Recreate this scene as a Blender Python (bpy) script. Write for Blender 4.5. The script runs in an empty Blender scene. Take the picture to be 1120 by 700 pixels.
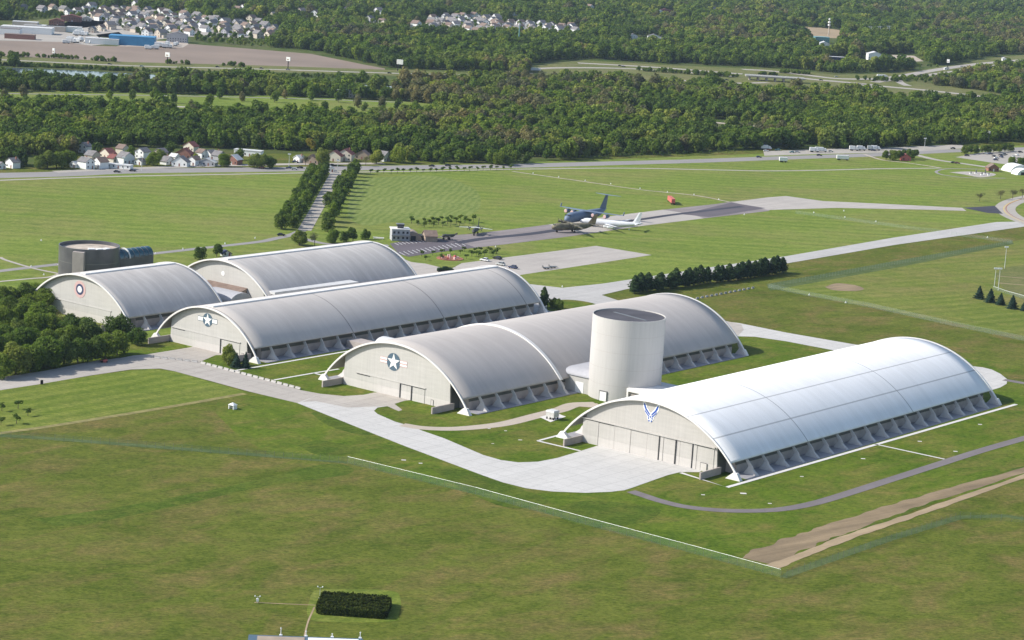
import bpy, bmesh, math, random
from mathutils import Vector, Matrix, noise
from mathutils.geometry import tessellate_polygon
R_ = math.radians
scene = bpy.context.scene
col = scene.collection
rnd = random.Random(7)

# ------------------------------------------------------------------ camera
FPX, PITCH, ROLL, CAMH = 2524.66, 0.184798, 0.0609438, 204.09
_f = Vector((0, math.cos(PITCH), -math.sin(PITCH)))
_u = Vector((0, math.sin(PITCH), math.cos(PITCH)))
_x = Vector((1, 0, 0))
_r2 = _x * math.cos(ROLL) + _u * math.sin(ROLL)
_u2 = _u * math.cos(ROLL) - _x * math.sin(ROLL)
cam = bpy.data.cameras.new('camera'); camo = bpy.data.objects.new('camera', cam); col.objects.link(camo)
camo.matrix_world = Matrix(((_r2.x, _u2.x, -_f.x, 0), (_r2.y, _u2.y, -_f.y, 0), (_r2.z, _u2.z, -_f.z, CAMH), (0, 0, 0, 1)))
cam.sensor_width = 36; cam.lens = FPX / 1120 * 36; cam.clip_start = 1; cam.clip_end = 40000
scene.camera = camo

# ------------------------------------------------------------------ light
SUN_EL = 36.0
SHADOW_AZ = 3.0
world = bpy.data.worlds.new('World'); scene.world = world; world.use_nodes = True
wn = world.node_tree.nodes; wl = world.node_tree.links
sky = wn.new('ShaderNodeTexSky'); sky.sky_type = 'NISHITA'; sky.sun_disc = False
sky.sun_elevation = R_(SUN_EL); sky.sun_rotation = R_(270 - SHADOW_AZ); sky.air_density = 1.0; sky.dust_density = 1.2
wn['Background'].inputs[1].default_value = 0.135
wl.new(sky.outputs[0], wn['Background'].inputs[0])
sl = bpy.data.lights.new('sun', 'SUN'); sl.energy = 4.6; sl.angle = R_(0.5); sl.color = (1, 0.955, 0.88)
so = bpy.data.objects.new('sun', sl); col.objects.link(so)
sd = Vector((math.cos(R_(SHADOW_AZ)) * math.cos(R_(SUN_EL)), math.sin(R_(SHADOW_AZ)) * math.cos(R_(SUN_EL)), -math.sin(R_(SUN_EL))))
so.rotation_euler = sd.to_track_quat('-Z', 'Y').to_euler()
so.location = (-300, 900, 400)
vs = scene.view_settings
vs.view_transform = 'Standard'; vs.look = 'None'; vs.gamma = 1; vs.use_curve_mapping = False; vs.exposure = 0.45

# ------------------------------------------------------------------ helpers
def G(u, v, z=0.0):
    """point of the level z that the camera sees at photo pixel (u, v)"""
    d = _r2 * ((u - 560) / FPX) - _u2 * ((v - 350) / FPX) + _f
    t = (z - CAMH) / d.z
    return Vector((d.x * t, d.y * t, z))
def PX(p):
    d = Vector(p) - Vector((0, 0, CAMH)); z = d.dot(_f)
    return 560 + FPX * d.dot(_r2) / z, 350 - FPX * d.dot(_u2) / z
def mesh_obj(name, bm, mats, parent=None, smooth=False, recalc=True):
    if recalc: bmesh.ops.recalc_face_normals(bm, faces=bm.faces)
    me = bpy.data.meshes.new(name); bm.to_mesh(me); bm.free()
    if not isinstance(mats, (list, tuple)): mats = [mats]
    for m in mats: me.materials.append(m)
    if smooth:
        for p in me.polygons: p.use_smooth = True
    o = bpy.data.objects.new(name, me); col.objects.link(o)
    if parent: o.parent = parent
    return o
def tag(o, label=None, cat=None, group=None, kind=None):
    if label: o['label'] = label
    if cat: o['category'] = cat
    if group: o['group'] = group
    if kind: o['kind'] = kind
    return o
def thing(name, label, cat, loc=(0, 0, 0), rz=0.0, group=None):
    o = bpy.data.objects.new(name, None); col.objects.link(o)
    o.location = loc; o.rotation_euler = (0, 0, rz); o.empty_display_size = 1
    return tag(o, label, cat, group)
CH = {}
def kids(o):
    return [c for c in o.children]
def dup(root, loc, rz=0.0, scale=1.0, label=None, group=None, zs=None):
    r = root.copy(); col.objects.link(r); r.location = loc; r.rotation_euler = (0, 0, rz)
    r.scale = (scale, scale, scale if zs is None else zs)
    if label: r['label'] = label
    if group: r['group'] = group
    for ch in CH.setdefault(root.name, kids(root)):
        c = ch.copy(); col.objects.link(c); c.parent = r
        for g in CH.setdefault(ch.name, kids(ch)):
            d = g.copy(); col.objects.link(d); d.parent = c
    return r
def box(bm, x0, x1, y0, y1, z0, z1, M=None, mi=0):
    vs_ = [bm.verts.new((x, y, z)) for z in (z0, z1) for y in (y0, y1) for x in (x0, x1)]
    fs = [bm.faces.new([vs_[i] for i in f]) for f in ((0, 2, 3, 1), (4, 5, 7, 6), (0, 1, 5, 4), (2, 6, 7, 3), (0, 4, 6, 2), (1, 3, 7, 5))]
    for f in fs: f.material_index = mi
    if M is not None: bmesh.ops.transform(bm, matrix=M, verts=vs_)
    return vs_
def tube(bm, p0, p1, r0, r1=None, n=8, cap=True):
    p0 = Vector(p0); p1 = Vector(p1); r1 = r0 if r1 is None else r1
    q = (p1 - p0).to_track_quat('Z', 'Y'); a = []; b = []
    for i in range(n):
        t = 2 * math.pi * i / n; d = q @ Vector((math.cos(t), math.sin(t), 0))
        a.append(bm.verts.new(p0 + d * r0)); b.append(bm.verts.new(p1 + d * max(r1, 1e-3)))
    for i in range(n): bm.faces.new((a[i], a[(i + 1) % n], b[(i + 1) % n], b[i]))
    if cap: bm.faces.new(a[::-1]); bm.faces.new(b)
def prism(bm, pts, y0, y1, mi=0):
    """outline given in (x, z), extruded along y"""
    a = [bm.verts.new((x, y0, z)) for x, z in pts]; b = [bm.verts.new((x, y1, z)) for x, z in pts]
    tri = tessellate_polygon([[Vector((x, z, 0)) for x, z in pts]])
    for t in tri:
        for s in (a, b):
            f = bm.faces.new([s[i] for i in t]); f.material_index = mi
    n = len(pts)
    for i in range(n):
        f = bm.faces.new((a[i], a[(i + 1) % n], b[(i + 1) % n], b[i])); f.material_index = mi
def slab(bm, pts, z0, z1):
    a = [bm.verts.new((p[0], p[1], z0)) for p in pts]; b = [bm.verts.new((p[0], p[1], z1)) for p in pts]
    tri = tessellate_polygon([[Vector((p[0], p[1], 0)) for p in pts]])
    for t in tri:
        bm.faces.new([b[i] for i in t]); bm.faces.new([a[i] for i in t])
    n = len(pts)
    for i in range(n): bm.faces.new((a[i], a[(i + 1) % n], b[(i + 1) % n], b[i]))
def loft(bm, rings):
    """rings: lists of points, same count, joined and capped"""
    R = [[bm.verts.new(p) for p in r] for r in rings]; n = len(R[0])
    for a, b in zip(R[:-1], R[1:]):
        for i in range(n): bm.faces.new((a[i], a[(i + 1) % n], b[(i + 1) % n], b[i]))
    bm.faces.new(R[0][::-1]); bm.faces.new(R[-1])
def catmull(pts, k=6):
    P = [Vector(p) for p in pts]; out = []
    if len(P) < 3: return P
    Q = [P[0] * 2 - P[1]] + P + [P[-1] * 2 - P[-2]]
    for i in range(1, len(Q) - 2):
        for j in range(k):
            t = j / k; a, b, c, d = Q[i - 1], Q[i], Q[i + 1], Q[i + 2]
            out.append(0.5 * ((2 * b) + (c - a) * t + (2 * a - 5 * b + 4 * c - d) * t * t + (3 * b - a - 3 * c + d) * t ** 3))
    out.append(P[-1]); return out
def sheet(name, pix, z, m, smooth=False):
    pts = [G(u, v) for u, v in pix]
    if smooth: pts = catmull(pts + [pts[0]], 5)[:-1]
    bm = bmesh.new()
    vv = [bm.verts.new((p.x, p.y, z)) for p in pts]
    for t in tessellate_polygon([[Vector((p.x, p.y, 0)) for p in pts]]): bm.faces.new([vv[i] for i in t])
    for f in bm.faces:
        f.normal_update()
        if f.normal.z < 0: f.normal_flip()
    return tag(mesh_obj(name, bm, m, recalc=False), kind='structure')
def ribbon(name, pix, w, z, m, k=6, kind='structure', world_pts=False, parent=None, z1=None):
    pts = [Vector(p) for p in pix] if world_pts else [G(u, v) for u, v in pix]
    if k: pts = catmull(pts, k)
    bm = bmesh.new(); L = []; Rr = []
    for i, p in enumerate(pts):
        d = (pts[min(i + 1, len(pts) - 1)] - pts[max(i - 1, 0)]); d.z = 0; d.normalize()
        s = Vector((d.y, -d.x, 0)); ws = 1 + (0 if name != 'dirt_track' else .34 * noise.noise(Vector((i * .37, 2.2, w if not isinstance(w, tuple) else w[0]))))
        ww = w[0] + (w[1] - w[0]) * i / (len(pts) - 1) if isinstance(w, tuple) else w
        ww *= ws; L.append(p - s * ww / 2); Rr.append(p + s * ww / 2)
    for zz, up in ((z, True),) if z1 is None else ((z1, True), (z, False)):
        a = [bm.verts.new((p.x, p.y, zz)) for p in L]; b = [bm.verts.new((p.x, p.y, zz)) for p in Rr]
        for i in range(len(a) - 1): bm.faces.new((b[i], b[i + 1], a[i + 1], a[i]))
        if z1 is not None and up: A, B = a, b
        elif z1 is not None:
            for i in range(len(a) - 1):
                bm.faces.new((a[i], a[i + 1], A[i + 1], A[i])); bm.faces.new((b[i], B[i], B[i + 1], b[i + 1]))
    o = mesh_obj(name, bm, m, parent, recalc=z1 is not None)
    if kind: tag(o, kind=kind)
    return o

# ------------------------------------------------------------------ materials
def new_mat(name):
    m = bpy.data.materials.new(name); m.use_nodes = True
    nt = m.node_tree; b = nt.nodes['Principled BSDF']; b.inputs['Specular IOR Level'].default_value = 0.25
    return m, nt, b
def N(nt, t, **kw):
    n = nt.nodes.new(t)
    for k, v in kw.items(): setattr(n, k, v)
    return n
def ramp(nt, fac, stops, interp='LINEAR'):
    r = nt.nodes.new('ShaderNodeValToRGB'); r.color_ramp.interpolation = interp
    e = r.color_ramp.elements
    while len(e) < len(stops): e.new(0.5)
    for el, (p, c) in zip(e, stops):
        el.position = p; el.color = (*c, 1) if len(c) == 3 else c
    nt.links.new(fac, r.inputs[0]); return r.outputs[0]
def mixc(nt, fac, a, b, mode='MIX'):
    n = nt.nodes.new('ShaderNodeMix'); n.data_type = 'RGBA'; n.blend_type = mode
    for s, val in ((0, fac), (6, a), (7, b)):
        if hasattr(val, 'is_linked'): nt.links.new(val, n.inputs[s])
        elif isinstance(val, (tuple, list)): n.inputs[s].default_value = (*val[:3], 1)
        else: n.inputs[s].default_value = val
    return n.outputs[2]
def coords(nt, kind='world', scale=(1, 1, 1), rot=0.0):
    if kind == 'world': src = N(nt, 'ShaderNodeNewGeometry').outputs['Position']
    elif kind == 'uv': src = N(nt, 'ShaderNodeTexCoord').outputs['UV']
    else: src = N(nt, 'ShaderNodeTexCoord').outputs['Object']
    if rot:                                        # rotate first, then stretch
        m0 = N(nt, 'ShaderNodeMapping'); m0.inputs['Rotation'].default_value = (0, 0, rot)
        nt.links.new(src, m0.inputs[0]); src = m0.outputs[0]
    m = N(nt, 'ShaderNodeMapping'); m.inputs['Scale'].default_value = scale
    nt.links.new(src, m.inputs[0]); return m.outputs[0]
def noise_tex(nt, vec, scale, detail=4, rough=0.55, dist=0.0):
    n = N(nt, 'ShaderNodeTexNoise'); n.inputs['Scale'].default_value = scale; n.inputs['Detail'].default_value = detail
    n.inputs['Roughness'].default_value = rough; n.inputs['Distortion'].default_value = dist
    nt.links.new(vec, n.inputs['Vector']); return n.outputs['Fac']
def bump(nt, b, h, strength, dist):
    n = N(nt, 'ShaderNodeBump'); n.inputs['Strength'].default_value = strength; n.inputs['Distance'].default_value = dist
    nt.links.new(h, n.inputs['Height']); nt.links.new(n.outputs[0], b.inputs['Normal'])
def simple(name, c, rough=0.8, var=0.12, scale=0.5, kind='world', metal=0.0, spec=0.25):
    m, nt, b = new_mat(name)
    f = noise_tex(nt, coords(nt, kind), scale, 5)
    lo = tuple(x * (1 - var) for x in c); hi = tuple(min(1, x * (1 + var)) for x in c)
    nt.links.new(ramp(nt, f, [(0.3, lo), (0.7, hi)]), b.inputs['Base Color'])
    b.inputs['Roughness'].default_value = rough; b.inputs['Metallic'].default_value = metal; b.inputs['Specular IOR Level'].default_value = spec
    return m
TH = 0.905219704
D2 = Vector((math.cos(TH), math.sin(TH), 0)); X2 = Vector((math.sin(TH), -math.cos(TH), 0))
def grass(name, dark, mid, light, stripe=0.0, period=9.0, ang=TH, patch=60.0, brown=None, brownamt=0.5, streak=0.35, fine=0.35):
    m, nt, b = new_mat(name)
    w = coords(nt)
    big = noise_tex(nt, w, 1 / patch, 5, 0.6, 0.4)
    st = noise_tex(nt, coords(nt, 'world', (0.012, 0.16, 1), -ang), 1.0, 5, 0.6, 0.3)     # mowing and wind streaks
    fn = noise_tex(nt, coords(nt, 'world', (0.55, 1.0, 1), -ang * 0.15), 1.0, 7, 0.82, 0.4)
    md_ = noise_tex(nt, coords(nt, 'world', (0.13, 0.20, 1), -0.1), 1.0, 8, 0.8, 0.8)
    c = ramp(nt, big, [(0.30, dark), (0.5, mid), (0.72, light)])
    c = mixc(nt, streak, c, ramp(nt, st, [(0.25, dark), (0.5, mid), (0.75, light)]))
    if brown:
        bz = noise_tex(nt, coords(nt, 'world', (0.6, 1, 1), -ang), 1 / (patch * 0.55), 6, 0.65, 0.6)
        c = mixc(nt, ramp(nt, bz, [(0.45, (0, 0, 0)), (0.68, (brownamt,) * 3)]), c, brown)
    if stripe:
        wv = N(nt, 'ShaderNodeTexWave'); wv.wave_type = 'BANDS'; wv.bands_direction = 'Y'; wv.wave_profile = 'SIN'
        wv.inputs['Scale'].default_value = 0.314 / period * 2 / 2; wv.inputs['Distortion'].default_value = 2.2 if period > 5 else 6
        wv.inputs['Detail'].default_value = 2; wv.inputs['Detail Scale'].default_value = 0.6
        nt.links.new(coords(nt, 'world', (1, 1, 1), -ang), wv.inputs['Vector'])
        c = mixc(nt, stripe, c, ramp(nt, wv.outputs['Fac'], [(0.3, dark), (0.7, light)]))
    g = ramp(nt, fn, [(0.36, (0.50, 0.58, 0.45)), (0.64, (1.50, 1.40, 1.45))])
    c = mixc(nt, fine + 0.3, c, g, 'MULTIPLY')
    c = mixc(nt, 0.9, c, ramp(nt, md_, [(0.38, (0.72, 0.80, 0.70)), (0.62, (1.28, 1.17, 1.25))]), 'MULTIPLY')
    nt.links.new(c, b.inputs['Base Color']); b.inputs['Roughness'].default_value = 0.95; b.inputs['Specular IOR Level'].default_value = 0.05
    bump(nt, b, fn, 0.5, 0.25)
    return m
def concrete(name, c, joint=0.0, size=6.0, stain=0.15, ang=TH, rough=0.9):
    m, nt, b = new_mat(name)
    w = coords(nt)
    a = noise_tex(nt, w, 0.02, 6, 0.65); f = noise_tex(nt, coords(nt, 'world', (0.02, 0.25, 1), -ang), 1, 6, 0.6)
    lo = tuple(x * (1 - stain) for x in c); hi = tuple(min(0.95, x * (1 + stain * 0.5)) for x in c)
    cc = mixc(nt, 0.5, ramp(nt, a, [(0.3, lo), (0.65, hi)]), ramp(nt, f, [(0.3, lo), (0.65, hi)]))
    if joint:
        br = N(nt, 'ShaderNodeTexBrick'); br.offset = 0; br.inputs['Scale'].default_value = 1; br.inputs['Mortar Size'].default_value = 0.09
        br.inputs['Brick Width'].default_value = size; br.inputs['Row Height'].default_value = size
        br.inputs['Color1'].default_value = (1, 1, 1, 1); br.inputs['Color2'].default_value = (0.93, 0.93, 0.93, 1); br.inputs['Mortar'].default_value = (0.42, 0.42, 0.42, 1)
        nt.links.new(coords(nt, 'world', (1, 1, 1), -ang), br.inputs['Vector'])
        cc = mixc(nt, joint, cc, br.outputs['Color'], 'MULTIPLY')
    tk = noise_tex(nt, coords(nt, 'world', (0.35, 0.35, 1)), 1, 7, 0.75, 1.5)
    cc = mixc(nt, 0.55, cc, ramp(nt, tk, [(0.36, (0.80, 0.80, 0.80)), (0.50, (1.0, 1.0, 1.0)), (0.7, (1.06, 1.06, 1.06))]), 'MULTIPLY')
    nt.links.new(cc, b.inputs['Base Color']); b.inputs['Roughness'].default_value = rough
    return m
def roof_mat(name, c, dirt, rough=0.5, metal=0.0, seam=0.12, streak=0.5, cross=0.0, longs=(), spec=0.3, light=None):
    """standing seam sheets over the arch; UV x = metres along, y = metres round the arch"""
    m, nt, b = new_mat(name)
    uv = coords(nt, 'uv')
    s1 = noise_tex(nt, coords(nt, 'uv', (0.28, 0.035, 1)), 1, 6, 0.62)
    s2 = noise_tex(nt, coords(nt, 'uv', (1.3, 0.05, 1)), 1, 4, 0.6)
    s3 = noise_tex(nt, coords(nt, 'uv', (0.02, 0.03, 1)), 1, 4, 0.5)
    hi = light or tuple(min(0.9, x * 1.16) for x in c)
    cc = ramp(nt, s1, [(0.36, dirt), (0.5, c), (0.64, hi)])
    cc = mixc(nt, streak, c, cc)
    cc = mixc(nt, 0.22, cc, ramp(nt, s2, [(0.3, dirt), (0.7, hi)]))
    cc = mixc(nt, 0.25, cc, ramp(nt, s3, [(0.35, dirt), (0.65, hi)]))
    sep = N(nt, 'ShaderNodeSeparateXYZ'); nt.links.new(uv, sep.inputs[0])
    def band(src, period, width, amt, col_):
        nonlocal cc
        mo = N(nt, 'ShaderNodeMath', operation='MODULO'); mo.inputs[1].default_value = period
        ad = N(nt, 'ShaderNodeMath', operation='ADD'); ad.inputs[1].default_value = 10000 * period
        nt.links.new(src, ad.inputs[0]); nt.links.new(ad.outputs[0], mo.inputs[0])
        lt = N(nt, 'ShaderNodeMath', operation='LESS_THAN'); lt.inputs[1].default_value = width; nt.links.new(mo.outputs[0], lt.inputs[0])
        mu = N(nt, 'ShaderNodeMath', operation='MULTIPLY'); mu.inputs[1].default_value = amt; nt.links.new(lt.outputs[0], mu.inputs[0])
        cc = mixc(nt, mu.outputs[0], cc, col_)
    band(sep.outputs[0], 1.25, 0.12, seam, dirt)
    if cross: band(sep.outputs[0], cross, 0.45, 0.75, tuple(x * 0.35 for x in dirt))
    for pos in longs:
        su = N(nt, 'ShaderNodeMath', operation='SUBTRACT'); su.inputs[1].default_value = pos; nt.links.new(sep.outputs[1], su.inputs[0])
        ab = N(nt, 'ShaderNodeMath', operation='ABSOLUTE'); nt.links.new(su.outputs[0], ab.inputs[0])
        lt = N(nt, 'ShaderNodeMath', operation='LESS_THAN'); lt.inputs[1].default_value = 0.3; nt.links.new(ab.outputs[0], lt.inputs[0])
        mu = N(nt, 'ShaderNodeMath', operation='MULTIPLY'); mu.inputs[1].default_value = 0.7; nt.links.new(lt.outputs[0], mu.inputs[0])
        cc = mixc(nt, mu.outputs[0], cc, tuple(x * 0.5 for x in dirt))
    nt.links.new(cc, b.inputs['Base Color']); b.inputs['Roughness'].default_value = rough; b.inputs['Metallic'].default_value = metal
    b.inputs['Specular IOR Level'].default_value = spec
    return m
def clad(name, c, period=1.5, stain=0.1, zs=0.9):
    """vertical ribbed wall cladding with faint weathering"""
    m, nt, b = new_mat(name)
    a = noise_tex(nt, coords(nt, 'object', (0.12, 0.12, zs)), 1, 5, 0.6)
    f = noise_tex(nt, coords(nt, 'object', (1.6, 1.6, 0.05)), 1, 4, 0.6)
    lo = tuple(x * (1 - stain) for x in c); hi = tuple(min(0.95, x * (1 + stain * 0.6)) for x in c)
    cc = mixc(nt, 0.5, ramp(nt, a, [(0.3, lo), (0.7, hi)]), ramp(nt, f, [(0.3, lo), (0.7, hi)]))
    nt.links.new(cc, b.inputs['Base Color']); b.inputs['Roughness'].default_value = 0.75
    return m
def leaf(name, dark, mid, light, trans=0.3):
    m, nt, b = new_mat(name)
    g = N(nt, 'ShaderNodeNewGeometry'); oi = N(nt, 'ShaderNodeObjectInfo')
    c = ramp(nt, g.outputs['Random Per Island'], [(0.0, dark), (0.5, mid), (1.0, light)])
    v = ramp(nt, oi.outputs['Random'], [(0.0, (0.74, 0.82, 0.80)), (0.35, (0.92, 0.96, 0.9)), (0.7, (1.08, 1.06, 0.95)), (1.0, (1.28, 1.18, 1.0))])
    pn = noise_tex(nt, coords(nt), 0.011, 4, 0.65)
    v = mixc(nt, 1.0, v, ramp(nt, pn, [(0.35, (0.72, 0.80, 0.85)), (0.5, (1.0, 1.0, 0.95)), (0.65, (1.32, 1.24, 1.0))]), 'MULTIPLY')
    c = mixc(nt, 1.0, c, v, 'MULTIPLY')
    nt.links.new(c, b.inputs['Base Color']); b.inputs['Roughness'].default_value = 0.8; b.inputs['Specular IOR Level'].default_value = 0.1
    tb = N(nt, 'ShaderNodeBsdfTranslucent'); nt.links.new(mixc(nt, 1.0, c, (1.5, 1.7, 0.9), 'MULTIPLY'), tb.inputs[0])
    mx = N(nt, 'ShaderNodeMixShader'); mx.inputs[0].default_value = trans
    nt.links.new(b.outputs[0], mx.inputs[1]); nt.links.new(tb.outputs[0], mx.inputs[2]); nt.links.new(mx.outputs[0], nt.nodes['Material Output'].inputs[0])
    return m

M = {}
M['field'] = grass('rough_meadow', (0.058, 0.084, 0.010), (0.092, 0.117, 0.018), (0.128, 0.144, 0.030), patch=30, brown=(0.150, 0.120, 0.045), brownamt=0.8, streak=0.35, fine=0.9)
M['lush'] = grass('lush_turf', (0.044, 0.086, 0.007), (0.080, 0.126, 0.012), (0.124, 0.158, 0.024), patch=28, brown=(0.152, 0.138, 0.040), brownamt=0.8, streak=0.35, fine=0.8)
M['mown'] = grass('mown_lawn', (0.086, 0.130, 0.018), (0.126, 0.170, 0.026), (0.168, 0.205, 0.042), stripe=0.35, period=9, patch=60, brown=(0.19, 0.175, 0.06), brownamt=0.5, streak=0.5, fine=0.5)
M['north'] = grass('north_lawn', (0.098, 0.148, 0.024), (0.142, 0.196, 0.034), (0.192, 0.236, 0.054), stripe=0.22, period=16, ang=0.05, patch=110, brown=(0.205, 0.18, 0.075), brownamt=0.65, streak=0.6, fine=0.4)
M['rings'] = grass('curved_mowing', (0.108, 0.154, 0.036), (0.148, 0.196, 0.048), (0.205, 0.242, 0.080), stripe=0.35, period=4.6, ang=1.45, patch=110, streak=0.4, fine=0.3)
M['east'] = grass('east_meadow', (0.084, 0.122, 0.020), (0.130, 0.166, 0.030), (0.185, 0.205, 0.055), stripe=0.18, period=11, ang=0.62, patch=80, brown=(0.19, 0.155, 0.065), brownamt=0.7, streak=0.6, fine=0.4)
M['band'] = grass('fence_strip_grass', (0.068, 0.100, 0.032), (0.088, 0.120, 0.044), (0.115, 0.145, 0.056), patch=30, streak=0.5)
M['darkgrass'] = grass('dark_turf', (0.044, 0.080, 0.009), (0.064, 0.103, 0.013), (0.092, 0.126, 0.020), patch=18, brown=(0.10, 0.115, 0.022), brownamt=0.7, streak=0.4, fine=0.7)
M['conc_new'] = concrete('new_concrete', (0.50, 0.485, 0.46), joint=0.6, size=7.5, stain=0.10)
M['conc_old'] = concrete('aged_concrete', (0.40, 0.365, 0.325), joint=0.6, size=7.5, stain=0.16)
M['conc_east'] = concrete('taxiway_concrete', (0.42, 0.405, 0.385), joint=0.5, size=8, stain=0.15)
M['conc_ramp'] = concrete('ramp_concrete', (0.40, 0.365, 0.33), joint=0.4, size=12, stain=0.2)
M['path'] = concrete('tan_path', (0.42, 0.36, 0.295), joint=0.0, stain=0.1)
M['white_path'] = concrete('white_walk', (0.60, 0.58, 0.55), stain=0.06)
M['asph'] = concrete('asphalt', (0.17, 0.15, 0.15), stain=0.2)
M['asph_dark'] = concrete('dark_asphalt', (0.050, 0.050, 0.065), stain=0.3)
M['asph_lot'] = concrete('car_park_asphalt', (0.115, 0.10, 0.11), stain=0.2)
M['road'] = concrete('grey_road', (0.26, 0.245, 0.235), stain=0.12)
M['road_pale'] = concrete('pale_road', (0.36, 0.33, 0.29), stain=0.15)
M['runway'] = concrete('runway_grey', (0.23, 0.20, 0.195), stain=0.35)
M['dirt_pale_grass'] = simple('dry_grass_edge', (0.21, 0.185, 0.065), var=0.35, scale=0.3)
M['gravel'] = simple('gravel', (0.40, 0.34, 0.28), var=0.3, scale=0.2)
M['dirt'] = concrete('bare_dirt', (0.235, 0.175, 0.105), stain=0.6, ang=0.70)
M['dirt_pale'] = concrete('pale_dirt', (0.33, 0.25, 0.155), stain=0.35, ang=0.70)
M['plough'] = simple('ploughed_soil', (0.225, 0.172, 0.132), var=0.15, scale=0.01)
M['farfield'] = grass('far_grass', (0.085, 0.108, 0.034), (0.125, 0.142, 0.046), (0.17, 0.17, 0.07), patch=60, brown=(0.18, 0.15, 0.09), streak=0.4)
M['forestfloor'] = grass('woodland_floor', (0.040, 0.068, 0.012), (0.062, 0.092, 0.020), (0.10, 0.12, 0.04), patch=60, brown=(0.13, 0.11, 0.06), brownamt=0.5, streak=0.2)
M['slab_shade'] = simple('shaded_slab', (0.30, 0.29, 0.30), var=0.1)  # concrete slab with the bluish shade under the eaves put into its colour
M['trim'] = simple('white_trim', (0.72, 0.70, 0.67), 0.6, 0.05, 0.1)
M['wall4'] = clad('beige_cladding', (0.455, 0.435, 0.405), stain=0.13)
M['wall3'] = clad('cream_cladding', (0.475, 0.46, 0.43), stain=0.12)
M['wall3b'] = clad('pale_lower_cladding', (0.53, 0.505, 0.475))
M['wall4b'] = clad('pale_lower_beige', (0.50, 0.475, 0.445))
M['wing'] = simple('pinkish_concrete', (0.38, 0.335, 0.31), 0.85, 0.12, 0.3)
M['butt'] = simple('buttress_concrete', (0.48, 0.46, 0.44), 0.85, 0.1, 0.3)
M['sideglass_shade'] = simple('dark_side_panels', (0.09, 0.095, 0.085), 0.4, 0.25, 0.15)  # dark glass under the eaves; also paints shade on the recess return walls
M['dark'] = simple('dark_and_shadow', (0.03, 0.03, 0.032), 0.8)  # near-black for openings and frames, and for the painted lintel shadow
M['roof4'] = roof_mat('white_roof', (0.83, 0.82, 0.80), (0.73, 0.725, 0.715), 0.75, 0.0, seam=0.22, streak=0.7, cross=81.0, longs=(16.8, 30.0), spec=0.08)
M['roof3'] = roof_mat('grey_roof', (0.455, 0.42, 0.39), (0.385, 0.35, 0.325), 0.75, 0.0, seam=0.32, streak=0.5, spec=0.08)
M['roof2'] = roof_mat('weathered_roof', (0.50, 0.465, 0.43), (0.42, 0.385, 0.355), 0.75, 0.0, seam=0.15, streak=0.5, cross=62.0, spec=0.08)
M['roof1'] = roof_mat('stained_roof', (0.46, 0.43, 0.40), (0.38, 0.355, 0.335), 0.75, 0.0, seam=0.10, streak=0.75, light=(0.60, 0.57, 0.535), spec=0.08)
M['tower'] = clad('tower_cladding', (0.48, 0.465, 0.445), stain=0.10, zs=0.04)
M['tower_roof'] = simple('tower_roof_membrane', (0.070, 0.068, 0.078), 0.9, 0.3, 0.08)
M['grey_metal'] = simple('grey_metal', (0.20, 0.20, 0.20), 0.4, 0.15, 0.2, metal=0.5)
M['theater'] = simple('bronze_grey_cladding', (0.115, 0.115, 0.125), 0.35, 0.2, 0.15, metal=0.3)
M['glass_blue'] = simple('blue_green_glass', (0.020, 0.075, 0.10), 0.15, 0.4, 0.4, spec=0.6)
M['white'] = simple('white_paint', (0.78, 0.78, 0.76), 0.5, 0.05, 1)
M['star_blue'] = simple('slate_blue_paint', (0.075, 0.12, 0.16), 0.6, 0.08, 1)
M['af_blue'] = simple('bright_blue_paint', (0.025, 0.085, 0.36), 0.6, 0.05, 1)
M['red'] = simple('red_paint', (0.50, 0.13, 0.11), 0.6, 0.1, 1)
M['pink'] = simple('faded_red_paint', (0.56, 0.38, 0.36), 0.7, 0.05, 1)
M['navy'] = simple('navy_paint', (0.05, 0.06, 0.12), 0.7, 0.05, 1)
M['tan'] = simple('tan_wall', (0.33, 0.26, 0.20), 0.8, 0.12, 0.3)
M['galv'] = simple('galvanised_steel', (0.55, 0.57, 0.55), 0.45, 0.1, 1, metal=0.3)
M['black'] = simple('black_rubber', (0.02, 0.02, 0.02), 0.8)
M['glass'] = simple('dark_glass', (0.025, 0.03, 0.04), 0.12, 0.2, 1, spec=0.6)
M['yellow'] = simple('yellow_paint', (0.55, 0.40, 0.12), 0.7)
M['rust'] = simple('rust_red_band', (0.30, 0.13, 0.08), 0.8, 0.2)
M['bark'] = simple('bark', (0.10, 0.080, 0.062), 0.95, 0.3, 2, 'object')
M['leafA'] = leaf('maple_leaves', (0.060, 0.102, 0.014), (0.104, 0.156, 0.024), (0.158, 0.205, 0.038))
M['leafO'] = leaf('bright_maple_leaves', (0.075, 0.115, 0.018), (0.120, 0.170, 0.028), (0.175, 0.220, 0.044), 0.38)  # brighter leaf green for the grove trees
M['leafP'] = leaf('dark_maple_leaves', (0.055, 0.088, 0.018), (0.088, 0.130, 0.026), (0.13, 0.17, 0.04), 0.35)  # darker leaf green for some grove and avenue trees
M['leafB'] = leaf('dark_leaves', (0.044, 0.076, 0.015), (0.074, 0.116, 0.023), (0.115, 0.152, 0.034))
M['leafC'] = leaf('yellowgreen_leaves', (0.105, 0.138, 0.028), (0.158, 0.192, 0.042), (0.21, 0.24, 0.064))
M['leafD'] = leaf('budding_twigs', (0.092, 0.090, 0.044), (0.128, 0.122, 0.062), (0.17, 0.158, 0.088))
M['conifer'] = leaf('needles', (0.018, 0.038, 0.016), (0.034, 0.062, 0.024), (0.058, 0.092, 0.036))
M['conifer_b'] = leaf('blue_needles', (0.016, 0.036, 0.030), (0.026, 0.055, 0.042), (0.045, 0.08, 0.06))
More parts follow.
